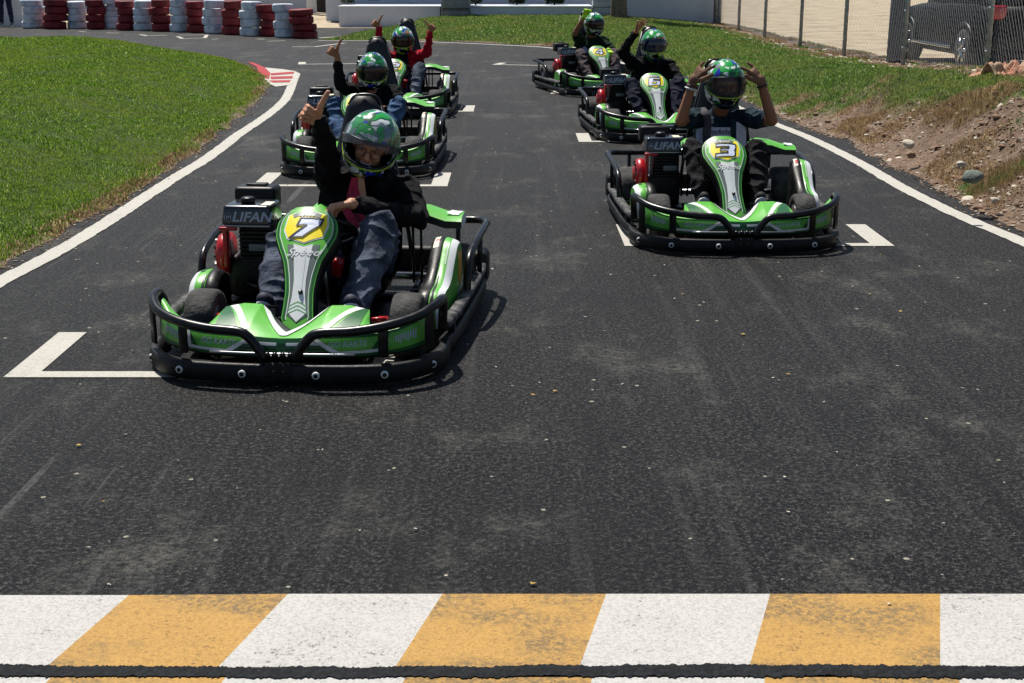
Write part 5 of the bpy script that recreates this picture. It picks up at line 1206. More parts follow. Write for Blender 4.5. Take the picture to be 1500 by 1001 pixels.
def hand(bm, w_, d, n, th, pose, g=0.0, sc_=1.06):
    """w_ wrist, d along the hand, n the way the palm faces, th the thumb side; g grows it for a glove"""
    d = Vector(d).normalized(); n = Vector(n); n = (n - d * n.dot(d)).normalized(); th = Vector(th); th = (th - d * th.dot(d) - n * th.dot(n)).normalized()
    w_ = Vector(w_); S = sc_
    for k in (-.026, -.009, .009, .026): cap(bm, w_ + d * .012 * S + th * k * .6 * S, w_ + d * .080 * S + th * k * S, (.015 + g) * S, (.0125 + g) * S, 10)
    L = {'i': .072, 'm': .079, 'r': .073, 'p': .058}; cur = {'thumb_up': [80, 85, 60], 'fist': [80, 88, 62], 'open': [8, 10, 8], 'relax': [35, 45, 30], 'grip': [55, 60, 40], 'horn': [0, 0, 0]}[pose]
    for i, (nm, k) in enumerate((('i', .030), ('m', .011), ('r', -.010), ('p', -.029))):
        c = list(cur)
        if pose == 'horn': c = [10, 12, 10] if nm in ('i', 'p') else [75, 85, 55]
        if pose == 'open': c = [4 + i * 6, 8 + i * 3, 8]
        b = w_ + d * (.082 - .006 * (i == 3)) * S + th * k * S; spread = th * (.16 * (1.3 - i) if pose in ('open', 'horn') else .03 * (1.3 - i)); dd = (d + spread).normalized(); a = 0; r = .0092 * (1 if i < 3 else .86)
        for ln, an, rr in zip((.46, .31, .25), c, (1, .92, .82)):
            a += R(an); dr = dd * math.cos(a) + n * math.sin(a); e = b + dr * L[nm] * ln * S
            cap(bm, b, e, (r * rr + g) * S, (r * rr * .93 + g) * S, 9); b = e
    tb = w_ + d * .022 * S + th * .026 * S + n * .006 * S
    if pose == 'thumb_up': ds = [th * .9 + d * .35, th * 1 + d * .08, th * 1 + d * .04 - n * .08]
    elif pose in ('open', 'horn'): ds = [d * .7 + th * .7, d * .75 + th * .6, d * .85 + th * .4]
    else: ds = [d * .8 + th * .45 + n * .3, d * .55 - th * .15 + n * .7, d * .3 - th * .6 + n * .6]
    for v, ln, r in zip(ds, (.040, .034, .026), (.0150, .0128, .0118)):
        e = tb + Vector(v).normalized() * ln * S; cap(bm, tb, e, (r + g) * S, (r * .93 + g) * S, 10); tb = e
def rotm(ax, an): return Matrix.Rotation(an, 3, ax)
def face_blobs(bm, c, Rm, S=1.0):
    P = lambda x, y, z: c + Rm @ Vector((x * S, y * S, z * S))
    ell(bm, P(0, .012, .02), (.074 * S, .092 * S, .105 * S), Rm); ell(bm, P(0, -.022, -.055), (.056 * S, .058 * S, .062 * S), Rm)
    cap(bm, P(0, -.088, .012), P(0, -.106, -.022), .008 * S, .013 * S, 10); ell(bm, P(0, -.083, .028), (.050 * S, .016 * S, .010 * S), Rm)
    for s_ in (-1, 1):
        ell(bm, P(s_ * .034, -.070, -.022), (.024 * S, .020 * S, .022 * S), Rm); ell(bm, P(s_ * .011, -.098, -.026), (.008 * S, .008 * S, .007 * S), Rm); ell(bm, P(s_ * .076, .01, .0), (.010 * S, .018 * S, .030 * S), Rm)
    cap(bm, P(-.022, -.083, -.050), P(.022, -.083, -.050), .006 * S, .006 * S, 8); cap(bm, P(-.018, -.082, -.066), P(.018, -.082, -.066), .007 * S, .007 * S, 8); ell(bm, P(0, -.070, -.092), (.022 * S, .018 * S, .016 * S), Rm)

def helmet_mat(name, seed, stops, chin):
    m, t, b, oc = newm(name); mp = node(t, 'ShaderNodeMapping'); mp.inputs['Location'].default_value = (seed * 1.7, seed * .6, seed * .9); t.links.new(oc, mp.inputs[0])
    nz = node(t, 'ShaderNodeTexNoise'); nz.inputs['Scale'].default_value = 7; nz.inputs['Detail'].default_value = 2; t.links.new(mp.outputs[0], nz.inputs['Vector'])
    wv = node(t, 'ShaderNodeVectorMath', operation='MULTIPLY_ADD'); t.links.new(nz.outputs['Color'], wv.inputs[0]); wv.inputs[1].default_value = (.16, .16, .16); t.links.new(mp.outputs[0], wv.inputs[2])
    v = node(t, 'ShaderNodeTexVoronoi'); v.inputs['Scale'].default_value = 22; t.links.new(wv.outputs[0], v.inputs['Vector'])
    ve = node(t, 'ShaderNodeTexVoronoi', feature='DISTANCE_TO_EDGE'); ve.inputs['Scale'].default_value = 22; t.links.new(wv.outputs[0], ve.inputs['Vector'])
    sp = node(t, 'ShaderNodeSeparateColor'); t.links.new(v.outputs['Color'], sp.inputs[0])
    c = ramp(t, sp.outputs[0], stops, 'CONSTANT'); c2 = ramp(t, sp.outputs[1], chin, 'CONSTANT')
    sx = node(t, 'ShaderNodeSeparateXYZ'); t.links.new(oc, sx.inputs[0]); c = mixc(t, mth(t, 'LESS_THAN', sx.outputs[2], -.045), c, c2)
    c = mixc(t, mth(t, 'LESS_THAN', ve.outputs['Distance'], .018), c, (14, 18, 24))
    v3 = node(t, 'ShaderNodeTexVoronoi'); v3.inputs['Scale'].default_value = 34; t.links.new(wv.outputs[0], v3.inputs['Vector']); s3 = node(t, 'ShaderNodeSeparateColor'); t.links.new(v3.outputs['Color'], s3.inputs[0])
    c = mixc(t, mth(t, 'GREATER_THAN', s3.outputs[0], .9), c, (226, 232, 236))
    t.links.new(c, b.inputs['Base Color']); b.inputs['Roughness'].default_value = .2; b.inputs['Coat Weight'].default_value = .8; b.inputs['Coat Roughness'].default_value = .05; return m
M['lime'] = mat('lime_paint', (170, 206, 50), .3)
HA, HB, HC = .133, .158, .156
def hpt(az, el, g=0.0):
    """helmet surface; az from the front (-y), el up"""
    d = Vector((math.sin(az) * math.cos(el), -math.cos(az) * math.cos(el), math.sin(el)))
    k = 1 / math.sqrt((d.x / HA) ** 2 + (d.y / HB) ** 2 + (d.z / HC) ** 2)
    f = max(0, math.cos(az)) ; lo = max(0, min(1, (-el - .15) / .5)); k *= 1 + .16 * f * f * lo      # chin bar
    if el < -.2: k *= 1 + .10 * (1 - f * f) * min(1, (-el - .2) / .6)
    k *= 1 + .035 * math.exp(-((el - .55) / .18) ** 2) * f ** 3
    return d * (k + g)
def build_helmet(parent, c, Rm, hm, visor, raised=False):
    T = lambda p: c + Rm @ p
    NA, NE = 96, 64; lo, hi = -1.16, math.pi / 2
    def inopen(az, el):
        a = abs(az); A_ = 1.22; 
        if a > A_: return False
        f = math.sqrt(max(0, 1 - (a / A_) ** 3)); return (-.40 * (.55 + .45 * f)) * f ** .6 < el + .0 and el < .36 * f ** .7 + .0
    g = {}; vs = []; fs = []
    for j in range(NE + 1):
        for i in range(NA): az = -math.pi + 2 * math.pi * i / NA; el = lo + (hi - lo) * j / NE; vs.append(hpt(az, el))
    for j in range(NE):
        for i in range(NA):
            az = -math.pi + 2 * math.pi * (i + .5) / NA; el = lo + (hi - lo) * (j + .5) / NE
            if inopen(az, el): continue
            fs.append((j * NA + i, j * NA + (i + 1) % NA, (j + 1) * NA + (i + 1) % NA, (j + 1) * NA + i))
    mb = MB(); mb.add(vs, fs, hm)
    me = bpy.data.meshes.new('h'); me.from_pydata(mb.v, [], mb.f); me.materials.append(hm); me.polygons.foreach_set('use_smooth', [True] * len(me.polygons))
    o = link_mesh('helmet', me, parent); o.matrix_local = Matrix.Translation(c) @ Rm.to_4x4()
    s = o.modifiers.new('s', 'SOLIDIFY'); s.thickness = .012; s.offset = -1
    # dark padding inside and black rubber round the opening
    mb = MB(); vs = [p * .90 for p in mb.v]; base = [hpt(-math.pi + 2 * math.pi * i / 48, lo + (hi - lo) * j / 32) * .90 for j in range(33) for i in range(48)]
    fs = [(j * 48 + i, (j + 1) * 48 + i, (j + 1) * 48 + (i + 1) % 48, j * 48 + (i + 1) % 48) for j in range(32) for i in range(48) if not inopen((-math.pi + 2 * math.pi * (i + .5) / 48) * .95, (lo + (hi - lo) * (j + .5) / 32) * 1.0)]
    mb.add(base, fs, M['inkb']); o2 = mb.build('helmet_padding', o)
    P = []
    for sgn in (1, -1):
        for a in (np.linspace(-1.2, 1.2, 22) if sgn > 0 else np.linspace(1.2, -1.2, 22)):
            f = math.sqrt(max(0, 1 - (abs(a) / 1.22) ** 3)); e = .36 * f ** .7 if sgn > 0 else -.40 * (.55 + .45 * f) * f ** .6; P.append(hpt(a, e, .001))
    mb = MB(); mb.tube(P, .0055, M['inkb'], 6, closed=True); mb.build('opening_trim', o)
    mb = MB(); P2 = [hpt(math.copysign(min(1.45, abs(a) + .10), a), e - .07 * math.sqrt(max(0, 1 - (a / 1.5) ** 2)), .0015) for a, e in [(x_, -.40 * (.55 + .45 * math.sqrt(max(0, 1 - (abs(x_) / 1.22) ** 3))) * math.sqrt(max(0, 1 - (abs(x_) / 1.22) ** 3)) ** .6) for x_ in np.linspace(-1.2, 1.2, 30)]]; mb.tube(P2, .0042, M['lime'], 6); mb.build('lime_stripe', o)
    # visor
    vm = visor; V = []; F_ = []; na, ne = 40, 12
    for j in range(ne + 1):
        for i in range(na + 1):
            az = -1.45 + 2.9 * i / na; u = 1 - (abs(az) / 1.45) ** 4; e0 = -.36 * (u ** .5) - .02; e1 = .40 * (u ** .6) + .02; el = e0 + (e1 - e0) * j / ne
            p = hpt(az, el, 0); q = p.normalized() * (p.length + .007)
            q = Vector((q.x, q.y, q.z))
            V.append(q)
    if raised: rr = rotm('X', -R(36)); V = [rr @ q * 1.02 for q in V]
    F_ = [(j * (na + 1) + i, j * (na + 1) + i + 1, (j + 1) * (na + 1) + i + 1, (j + 1) * (na + 1) + i) for j in range(ne) for i in range(na)]
    mb = MB(); mb.add(V, F_, vm); mb.build('visor', o)
    for s_ in (-1, 1):
        mb = MB(); p = hpt(s_ * 1.42, .02, .006); mb.ball(p, (.008, .018, .018), M['inkb'], 12, 8); mb.build('visor_pivot', o)
    return o
def glassy(name, col, alpha, rough=.06):
    m = bpy.data.materials.new(name); m.use_nodes = True; t = m.node_tree; b = t.nodes['Principled BSDF']; b.inputs['Base Color'].default_value = lin(col); b.inputs['Roughness'].default_value = rough
    b.inputs['Alpha'].default_value = alpha; b.inputs['Specular IOR Level'].default_value = .7; return m
V_clear = glassy('clear_visor', (110, 118, 126), .26); V_smoke = glassy('smoked_visor', (26, 28, 34), .62); V_dark = glassy('dark_blue_visor', (22, 36, 64), .93, .12); V_clear2 = glassy('clear_visor_light', (70, 80, 90), .35)
G1, G2, BL, WH, SI, OR, LM, BK = (24, 158, 62), (8, 92, 44), (22, 52, 178), (214, 222, 228), (120, 138, 150), (224, 120, 50), (156, 200, 50), (14, 18, 26)
st = [(0, G1), (.38, G2), (.52, WH), (.60, BL), (.68, G1), (.86, SI), (.96, OR)]; ch = [(0, BK), (.35, BL), (.5, G2), (.66, BK), (.8, LM), (.93, WH)]
def cloth(name, col, k=.3, rough=.92, dirt_or_highlight=None, nscale=16, weave=True): return mat(name, col, rough, noise_amt=k, nscale=nscale, dirt_or_highlight=dirt_or_highlight, bump=.5 if weave else 0, bscale=42, spec=.2)
SK = {k: mat('skin_' + k, c, .5, noise_amt=.15, nscale=22, spec=.4) for k, c in dict(light=(196, 142, 112), mid=(168, 116, 86), tan=(146, 98, 70), dark=(128, 84, 60)).items()}

def person(num, S):
    c, a = KM[num] if num in KM else (Vector(S['at']), 0)
    root = empty('person', c, 0); root.rotation_euler = (0, 0, a); tag(root, S['label'], 'person')
    v = S.get('vox', .008); J = {k: Vector(q) for k, q in S['J'].items()}; skin = SK[S['skin']]; sdn = S['seed']
    Rm = Euler([R(q) for q in S['hrot']]).to_matrix(); hd = J['head']
    spine = (J['chest'] - J['pel']).normalized(); sh = (J['shR'] - J['shL']); sh = (sh - spine * sh.dot(spine)).normalized(); fw = sh.cross(spine).normalized()
    TR = Matrix((sh, -fw, spine)).transposed() if False else Matrix((sh, spine.cross(sh), spine)).transposed()
    # body: one surface from head to toes
    bm = bmesh.new(); face_blobs(bm, hd, Rm, 1.05)
    cap(bm, J['neck'], hd - Rm @ Vector((0, -.02, .06)), .056, .052)
    ell(bm, J['pel'] + spine * .02, (.150, .105, .105), TR); ell(bm, J['pel'].lerp(J['chest'], .5), (.130, .095, .13), TR); ell(bm, J['chest'], (.150, .105, .155), TR)
    hs = S['hands']
    for s_, side in ((-1, 'L'), (1, 'R')):
        cap(bm, J['chest'] + spine * .09 + sh * s_ * .07, J['sh' + side], .06, .052); cap(bm, J['sh' + side], J['el' + side], .050, .039); cap(bm, J['el' + side], J['wr' + side], .040, .026)
        dd, nn, tt, pose = hs[side]; hand(bm, J['wr' + side], dd, nn, tt, pose)
        hip = J['pel'] + sh * s_ * .085; lw_ = min(1, S.get('legw', 1)) * .9; cap(bm, hip, J['kn' + side], .078, .056 * lw_); cap(bm, J['kn' + side], J['kn' + side].lerp(J['an' + side], .35), .054 * lw_, .052 * lw_); cap(bm, J['kn' + side].lerp(J['an' + side], .35), J['an' + side], .052 * lw_, .034 * lw_); cap(bm, J['an' + side], J['to' + side], .036, .026)
    skin_mesh(bm, 'body', skin, root, v * (.62 if S.get('fine') else .8), 2)
    # top
    T = S['top']; bm = bmesh.new(); G_ = .016
    if T['hood']:
        cap(bm, J['neck'] + fw * -.04 - sh * .08 + spine * .0, J['neck'] - fw * .04 + sh * .08, .055, .055)
        for s_ in (-1, 1): cap(bm, J['neck'] + sh * s_ * .09 - fw * .03, J['neck'] + sh * s_ * .045 + fw * .075 - spine * .05, .042, .034)
    ell(bm, J['pel'] + spine * .04, (.150 + G_ + .01, .115 + G_, .11), TR); ell(bm, J['pel'].lerp(J['chest'], .5), (.145 + G_, .112 + G_, .14), TR); ell(bm, J['chest'], (.160 + G_, .115 + G_, .165), TR); cap(bm, J['chest'] + spine * .10, J['neck'] + spine * .025, .09, .064)
    for s_, side in ((-1, 'L'), (1, 'R')):
        cap(bm, J['chest'] + spine * .09 + sh * s_ * .06, J['sh' + side], .076, .070); fr = T['sleeve'].get(side, 1.0)
        if fr <= 1: cap(bm, J['sh' + side], J['sh' + side].lerp(J['el' + side], fr), .068, .064)
        else:
            cap(bm, J['sh' + side], J['el' + side], .068, .056); we = J['el' + side].lerp(J['wr' + side], min(1.0, fr - 1)); cap(bm, J['el' + side], we, .055, .040)
            dd = (J['wr' + side] - J['el' + side]).normalized()
            for k in range(4): q = J['el' + side].lerp(J['wr' + side], (fr - 1) * (.2 + .22 * k)); cap(bm, q - dd * .006, q + dd * .006, .050 - .003 * k, .048 - .003 * k)
    skin_mesh(bm, T['name'], T['mat'], root, v, 2, .010, 10, sdn)
    for e in S.get('extra', []): e(root, J, sh, spine, fw, TR)
    # trousers
    bm = bmesh.new(); ell(bm, J['pel'], (.158, .118, .115), TR); pr = S.get('legw', 1.0)
    for s_, side in ((-1, 'L'), (1, 'R')):
        hip = J['pel'] + sh * s_ * .088; kn, an = J['kn' + side], J['an' + side]
        cap(bm, hip, kn, .096, .076 * pr); cap(bm, kn, kn.lerp(an, .4), .074 * pr, .070 * pr); cap(bm, kn.lerp(an, .4), kn.lerp(an, .93), .070 * pr, .054 * pr)
        dd = (an - kn).normalized()
        for k in range(3): q = kn.lerp(an, .72 + .09 * k); cap(bm, q, q + dd * .01, .060 * pr - .002 * k, .059 * pr)
    skin_mesh(bm, 'trousers', S['pants'], root, v, 2, .012, 8, sdn + 5)
    for side in 'LR':
        an, to = J['an' + side], J['to' + side]; bm = bmesh.new(); d = (to - an); dn = Vector((0, 0, -1)); up = (Vector((0, 0, 1)) - d.normalized() * d.normalized().z).normalized()
        cap(bm, an - d * .25, an + d * .25 + up * -.005, .046, .044); cap(bm, an + d * .1 - up * .01, to, .044, .038); cap(bm, to, to + d * .22 - up * .004, .040, .032)
        so_ = skin_mesh(bm, 'shoe', S['shoe'], root, v * .8, 2)
        mb = MB(); q0 = an - d * .38 - up * .042; q1 = to + d * .42 - up * .036; lat = d.cross(up).normalized(); ring = []
        for k in range(24):
            t_ = 2 * math.pi * k / 24; cc = (q0 + q1) / 2; hl = (q1 - q0).length / 2; wd = .040 + .006 * math.cos(t_); ring.append(cc + d.normalized() * hl * math.cos(t_) + lat * wd * math.sin(t_) * (1 if abs(math.cos(t_)) < .9 else .95))
        mb.add([p for p in ring] + [p + up * .016 for p in ring], [(k, (k + 1) % 24, 24 + (k + 1) % 24, 24 + k) for k in range(24)] + [tuple(range(23, -1, -1)), tuple(range(24, 48))], S.get('sole', M['white'])); mb.build('sole', so_)
    if 'glove' in S:
        for side in 'LR':
            bm = bmesh.new(); dd, nn, tt, pose = hs[side]; hand(bm, J['wr' + side], dd, nn, tt, pose, g=.0028)
            w0 = J['wr' + side]; fd = (w0 - J['el' + side]).normalized(); cap(bm, w0 - fd * .035, w0 + fd * .012, .033, .032)
            g_ = skin_mesh(bm, 'glove', S['glove'], root, v * .62, 2); mb = MB(); e1 = fd.cross(Vector((0, 1, .2))).normalized(); e2 = fd.cross(e1)
            mb.tube([w0 - fd * .030 + e1 * .0335 * math.cos(k * .3927) + e2 * .0335 * math.sin(k * .3927) for k in range(16)], .0055, S.get('cuff', M['inkb']), 6, closed=True); mb.build('cuff_strap', g_)
    if S.get('helmet', True):
        off = Rm @ Vector((0, .012, .012)); build_helmet(root, hd + off, Rm, S['hm'], S['visor'], S.get('raised', False))
    if 'eyew' not in M: M['eyew'] = mat('eye_white', (150, 140, 132), .4)
    # eyes, glasses, teeth
    P = lambda x, y, z: hd + Rm @ (Vector((x, y, z)) * 1.05)
    for s_ in (-1, 1):
        mb = MB(); mb.ball(P(s_ * .031, -.0755, .005), (.011, .008, .0055), M['eyew'], 10, 8); e = mb.build('eye', root)
        mb = MB(); mb.ball(P(s_ * .031, -.0820, .004), .0044, M['inkb'], 8, 6); mb.build('iris', e)
        mb = MB(); mb.tube([P(s_ * .014, -.092, .024), P(s_ * .032, -.093, .030), P(s_ * .050, -.082, .024)], .003, M['inkb'], 5); mb.build('eyebrow', root)
    if S.get('glasses'):
        mb = MB(); rim = mat('thin_dark_metal', (90, 62, 60), .3, metal=.6)
        for s_ in (-1, 1):
            mb.tube([P(s_ * .033 + .025 * math.cos(k * .3927) * (1 + .0), -.104 + .006 * abs(math.cos(k * .3927)), .002 + .019 * math.sin(k * .3927)) for k in range(16)], .0017, rim, 6, closed=True)
            mb.tube([P(s_ * .058, -.098, .006), P(s_ * .078, -.03, .008)], .0015, rim, 5)
        mb.tube([P(-.009, -.104, .006), P(.009, -.104, .006)], .0017, rim, 5); mb.build('glasses', root)
    if S.get('smile'):
        mb = MB(); lip = mat('lips', (150, 70, 66), .5)
        mb.tube([P(x, -.0925 + abs(x) * .25, -.057 + x * x * 14) for x in np.linspace(-.024, .024, 9)], .0048, M['white'], 6); mb.build('teeth', root)
        for dz_, r in ((.006, .0028), (-.0075, .0034)):
            mb = MB(); mb.tube([P(x, -.0935 + abs(x) * .26, -.057 + dz_ * (1 - (x / .03) ** 2) + x * x * 14) for x in np.linspace(-.027, .027, 9)], r, lip, 6); mb.build('lip', root)
    return root

def J0(s=.05, **kw):
    """a driver sitting in the kart; s is the seat's offset"""
    d = dict(pel=(s, .36, .20), chest=(s, .44, .53), neck=(s, .42, .70), head=(s, .38, .86), shL=(s - .185, .42, .645), shR=(s + .185, .42, .645),
             elL=(s - .29, .2, .5), elR=(s + .29, .2, .5), wrL=(s - .14, -.02, .56), wrR=(s + .12, -.02, .56), knL=(-.22, -.06, .49), knR=(.25, -.06, .49),
             anL=(-.17, -.39, .16), anR=(.19, -.39, .16), toL=(-.18, -.455, .235), toR=(.20, -.455, .235)); d.update(kw); return d
REST = ((.1, -.8, -.3), (0, -.3, -1), (-1, 0, 0), 'grip')
blackc = cloth('black_hoodie_cloth', (10, 10, 13), .5, dirt_or_highlight=(26, 26, 30)); denim = cloth('grey_blue_denim', (52, 58, 72), .9, dirt_or_highlight=(108, 116, 134), nscale=9); denim2 = cloth('blue_denim', (48, 72, 104), .9, dirt_or_highlight=(84, 112, 148), nscale=9)  # paler second tone of the grey-blue denim paints in its highlights
blackj = cloth('black_jeans', (24, 23, 26), .5, dirt_or_highlight=(46, 44, 48), nscale=10); navyp = cloth('navy_trousers', (24, 28, 44), .4, dirt_or_highlight=(40, 46, 64)); brownp = cloth('grey_brown_trousers', (88, 78, 80), .4, dirt_or_highlight=(60, 52, 54)); redc = cloth('red_sweater', (168, 20, 42), .4, dirt_or_highlight=(104, 12, 28)); teal = cloth('dark_teal_tshirt', (24, 40, 50), .5, dirt_or_highlight=(46, 68, 80), nscale=9); greent = cloth('dark_green_tshirt', (18, 42, 28), .4)
blshoe = mat('black_canvas_shoe', (22, 23, 28), .8); browng = cloth('brown_grey_glove', (128, 98, 80), .6, dirt_or_highlight=(70, 54, 46), nscale=18); limeg = mat('lime_glove', (170, 224, 40), .7, noise_amt=.2); blueshoe = mat('navy_shoe', (26, 34, 52), .7)

def patch_on(J, sh, spine, fw, x0, x1, z0, z1, mt, name, root, bulge=.148, fn=None, ry=.134):
    """a cloth panel lying on the chest"""
    mb = MB()
    def f(u, w_, o_=0.0):
        k = math.sqrt(max(0.02, 1 - (u / .20) ** 2)); return J['chest'] + sh * u + spine * w_ + (-fw if FWS < 0 else fw) * ((ry + o_) * k)
    mb.poly([(x0, z0), (x1, z0), (x1, z1), (x0, z1)], f, mt, .02)
    if fn: fn(mb, f)
    return mb.build(name, root)
FWS = 1
def x7(root, J, sh, spine, fw, TR):
    pk = cloth('pink_shirt_cloth', (196, 62, 88), .3); mb = MB()
    def f(u, w_, o=.0): k = math.sqrt(max(.02, 1 - (u / .2) ** 2)); return J['chest'] + sh * u + spine * w_ + fw * (.150 + o) * k + spine * 0
    mb.poly([(-.085, .14), (-.05, .15), (.01, -.02), (.03, -.09), (-.04, -.10), (-.10, -.03)], f, pk, .02)
    mb.poly([(-.055, .165), (-.028, .16), (.02, .0), (.005, .0), (-.045, .10)], lambda a, b: f(a, b, .006), SK['light'], .02)
    for k in range(3): mb.stroke([(-.095 + k * .03, .06 - k * .03), (-.03 + k * .015, -.05 - k * .015)], .003, lambda a, b: f(a, b, .004), M['inkb'])
    mb.build('shirt_front', root)
def x3(root, J, sh, spine, fw, TR):
    wc = cloth('white_tshirt_panel', (206, 208, 224), .3); gs = cloth('grey_strap', (78, 76, 80), .4, dirt_or_highlight=(52, 50, 54)); mb = MB()
    def f(u, w_, o=.0): k = math.sqrt(max(.02, 1 - (u / .21) ** 2)); return J['chest'] + sh * u + spine * w_ + fw * (.142 + o) * k
    mb.poly([(-.17, -.13), (.17, -.13), (.17, .05), (.15, .06), (.10, .085), (.08, .045), (-.06, .045), (-.06, .05), (-.12, .05), (-.17, .04)], f, wc, .02)
    mb.poly([(.055, -.13), (.095, -.13), (.095, .10), (.055, .10)], lambda a, b: f(a, b, .003), teal, .02)
    mb.text('rockshell', lambda a, b: f(a, b, .004), .055, M['inkb'], shear=.35, cx=-.01, cy=.015, sx=.85, bold=.0004); mb.build('shirt_print', root)
    mb = MB(); P = [f(-.10, -.10, .012), f(-.105, .0, .014), f(-.10, .08, .018), J['neck'] + sh * -.115 + fw * .075 - spine * .02, J['neck'] + sh * -.12 - fw * .02 + spine * .02]
    mb.tube(spl(P, 5), .027, gs, 10, flat=(1, .45)); mb.build('shoulder_strap', root)
    mb = MB(); w0 = J['wrL']; fd = (w0 - J['elL']).normalized(); e1 = fd.cross(Vector((0, 1, .2))).normalized(); e2 = fd.cross(e1); q = w0 - fd * .05
    mb.tube([q + e1 * .036 * math.cos(k * .3927) + e2 * .036 * math.sin(k * .3927) for k in range(16)], .006, M['white'], 6, closed=True); mb.build('wristband', root)
def x4(root, J, sh, spine, fw, TR):
    wc = cloth('pale_blue_white_panel', (150, 160, 200), .2); mb = MB()
    def f(u, w_, o=.0): k = math.sqrt(max(.02, 1 - (u / .21) ** 2)); return J['chest'] + sh * u + spine * w_ + fw * (.142 + o) * k
    mb.poly([(-.16, -.16), (-.10, -.17), (-.085, -.02), (-.12, .02), (-.16, .0)], f, wc, .02); mb.build('shirt_panel', root)
def x2(root, J, sh, spine, fw, TR):
    mb = MB()
    def f(u, w_, o=.0): k = math.sqrt(max(.02, 1 - (u / .21) ** 2)); return J['chest'] + sh * u + spine * w_ + fw * (.143 + o) * k
    mb.poly([(-.08, -.2), (.07, -.2), (.07, .06), (.05, .17), (-.05, .17), (-.08, .06)], f, blackc, .02); mb.build('vest_front', root)

hm = {n: helmet_mat('helmet_paint_' + t_, s_, st, ch) for n, t_, s_ in (('7', 'a', 1.0), ('3', 'b', 2.3), ('5', 'c', 3.1), ('6', 'd', 4.4), ('2', 'e', 5.2), ('4', 'f', 6.6))}
person('7', dict(seed=1, fine=True, vox=.0065, skin='light', hrot=(14, 16, 6), hm=hm['7'], visor=V_clear, raised=True, glasses=True, smile=True, legw=1.25,
    label='driver of kart 7 in black hoodie and grey jeans, glasses under open helmet, thumb up',
    J=J0(.05, pel=(.06, .34, .20), chest=(.12, .36, .52), neck=(.15, .33, .68), head=(.165, .28, .825), shL=(-.06, .33, .66), shR=(.31, .37, .61), elL=(-.01, .13, .80), wrL=(-.005, -.05, .975), elR=(.40, .17, .50), wrR=(.145, -.12, .615), knL=(-.175, -.10, .41), knR=(.26, -.06, .485)),
    hands=dict(L=((-.62, -.48, .50), (.45, -.85, -.2), (.35, .0, .95), 'thumb_up'), R=((-.85, -.45, -.1), (-.1, -.2, -1), (-.3, .5, .1), 'relax')),
    top=dict(name='hoodie', mat=blackc, hood=True, sleeve=dict(L=1.92, R=1.9)), pants=denim, shoe=blueshoe, extra=[x7]))
person('3', dict(seed=2, fine=True, vox=.0065, skin='tan', hrot=(4, 0, 4), hm=hm['3'], visor=V_clear2, glove=browng, legw=.84,
    label='driver of kart 3 in dark teal T-shirt holding both gloved hands to the helmet',
    J=J0(.06, head=(.07, .34, .885), shL=(-.115, .40, .66), shR=(.245, .40, .66), elL=(-.235, .20, .665), elR=(.365, .20, .665), wrL=(-.165, .20, .92), wrR=(.28, .20, .92), knL=(-.19, -.06, .52), knR=(.23, -.06, .52), anL=(-.16, -.38, .17), anR=(.18, -.38, .17), toL=(-.165, -.43, .25), toR=(.185, -.43, .25)),
    hands=dict(L=((.55, -.05, .75), (.55, .55, -.5), (.45, -.6, .3), 'horn'), R=((-.6, -.05, .7), (-.55, .55, -.5), (-.45, -.6, .3), 'horn')),
    top=dict(name='tshirt', mat=teal, hood=False, sleeve=dict(L=.62, R=.62)), pants=blackj, shoe=blshoe, extra=[x3]))
person('5', dict(seed=3, skin='mid', hrot=(6, 2, 2), hm=hm['5'], visor=V_smoke,
    label='driver directly behind kart 7 in black sweater and blue jeans with one thumb up',
    J=J0(.05, chest=(.05, .44, .46), neck=(.045, .40, .59), head=(.045, .36, .75), shL=(-.12, .42, .565), shR=(.22, .42, .565), elL=(-.22, .22, .64), wrL=(-.235, .14, .91), elR=(.32, .22, .40), wrR=(.12, .02, .47), knL=(-.24, -.04, .50), knR=(.30, -.04, .50)),
    hands=dict(L=((-.62, -.48, .45), (.45, -.85, -.2), (.2, .0, .98), 'thumb_up'), R=((-.85, -.4, -.1), (-.1, -.2, -1), (-.3, -1, .1), 'relax')),
    top=dict(name='sweater', mat=blackc, hood=False, sleeve=dict(L=1.72, R=1.75)), pants=denim2, shoe=blshoe))
person('6', dict(seed=4, skin='mid', hrot=(2, 0, -2), hm=hm['6'], visor=V_dark,
    label='driver of kart 6 in black hoodie waving an open hand, dark visor closed',
    J=J0(.05, head=(.06, .36, .85), elL=(-.27, .28, .79), wrL=(-.155, .16, .995), elR=(.34, .18, .45), wrR=(.24, -.02, .53), shL=(-.14, .42, .65), shR=(.24, .42, .65), anL=(-.15, -.36, .19), toL=(-.14, -.45, .24)),
    hands=dict(L=((.45, -.1, .7), (.6, -.6, -.5), (-.4, -.1, .9), 'open'), R=REST), top=dict(name='hoodie', mat=blackc, hood=True, sleeve=dict(L=1.9, R=1.85)), pants=navyp, shoe=blshoe))
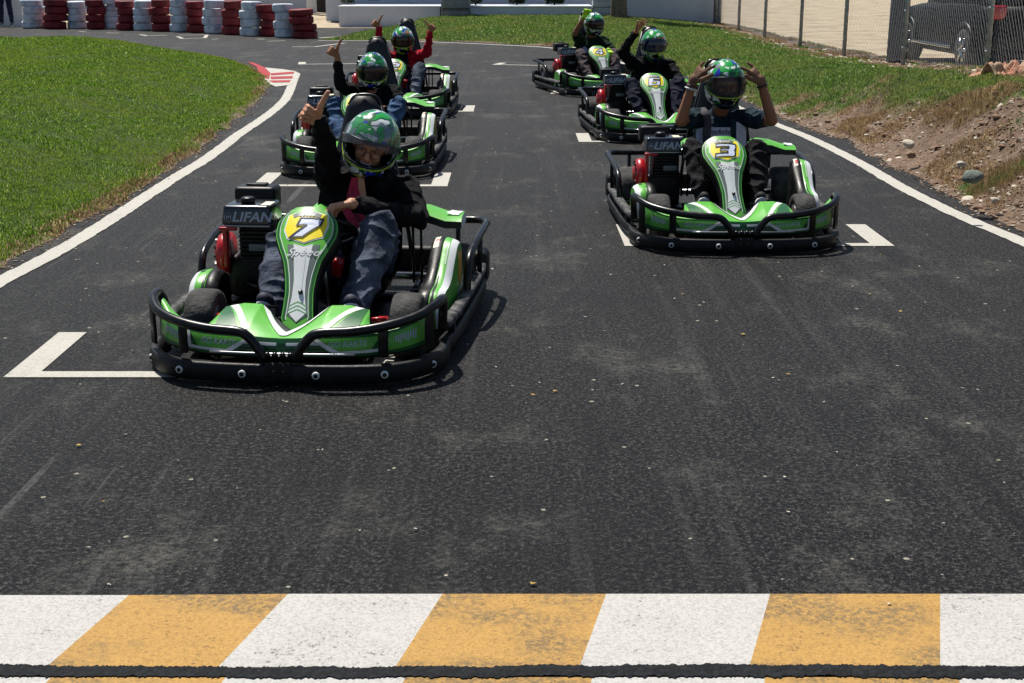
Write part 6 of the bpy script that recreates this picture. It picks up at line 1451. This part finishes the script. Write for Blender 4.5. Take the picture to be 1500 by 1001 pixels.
person('2', dict(seed=5, skin='mid', hrot=(4, 0, 0), hm=hm['2'], visor=V_smoke,
    label='driver of kart 2 in red long-sleeved top raising both arms with thumbs up',
    J=J0(.04, chest=(.03, .44, .49), neck=(.03, .41, .63), head=(.03, .37, .785), shL=(-.15, .42, .60), shR=(.21, .42, .60), elL=(-.23, .28, .72), wrL=(-.235, .18, .96), elR=(.33, .28, .66), wrR=(.37, .18, .91), knL=(-.20, -.05, .48), knR=(.26, -.05, .50)),
    hands=dict(L=((-.55, -.4, .45), (.45, -.85, -.2), (.3, .0, .95), 'thumb_up'), R=((.45, -.4, .5), (-.45, -.85, -.2), (-.3, .0, .95), 'thumb_up')),
    top=dict(name='sweater', mat=redc, hood=False, sleeve=dict(L=1.92, R=1.92)), pants=denim, shoe=blueshoe, extra=[x2]))
person('4', dict(seed=6, skin='dark', hrot=(2, 0, 12), hm=hm['4'], visor=V_smoke, raised=False, glove=limeg,
    label='driver of kart 4 in dark green T-shirt raising a lime green gloved fist',
    J=J0(.07, head=(.09, .36, .865), shL=(-.11, .42, .65), shR=(.25, .42, .65), elL=(-.21, .27, .76), wrL=(-.10, .18, .985), elR=(.34, .18, .46), wrR=(.18, -.04, .54)),
    hands=dict(L=((.2, -.1, .9), (.5, -.8, .1), (.7, .3, .2), 'fist'), R=REST), top=dict(name='tshirt', mat=greent, hood=False, sleeve=dict(L=.65, R=.65)), pants=brownp, shoe=blshoe, extra=[x4]))
# bystander at the far left
bx = wx(10.5, 39.2)
person('bystander', dict(at=(bx, 39.2, 0), seed=9, vox=.012, skin='mid', hrot=(0, 0, 10), helmet=False,
    label='person standing in dark jeans and trainers before the white wall at the far left',
    J=dict(pel=(0, 0, .98), chest=(0, .01, 1.30), neck=(0, .02, 1.49), head=(0, -.01, 1.66), shL=(-.19, .01, 1.44), shR=(.19, .01, 1.44), elL=(-.25, .02, 1.16), elR=(.25, .02, 1.16), wrL=(-.26, -.06, .90), wrR=(.26, -.06, .90),
           knL=(-.12, -.02, .53), knR=(.12, -.01, .53), anL=(-.15, .02, .10), anR=(.14, .02, .10), toL=(-.18, -.12, .055), toR=(.17, -.12, .055)),
    hands=dict(L=((0, -.1, -1), (1, 0, 0), (0, -1, 0), 'relax'), R=((0, -.1, -1), (-1, 0, 0), (0, -1, 0), 'relax')),
    top=dict(name='jacket', mat=cloth('dark_blue_jacket', (20, 24, 40), .3), hood=False, sleeve=dict(L=1.85, R=1.85)), pants=cloth('dark_denim', (26, 34, 58), .4, dirt_or_highlight=(44, 54, 80)), shoe=mat('grey_trainer', (88, 92, 104), .7)))
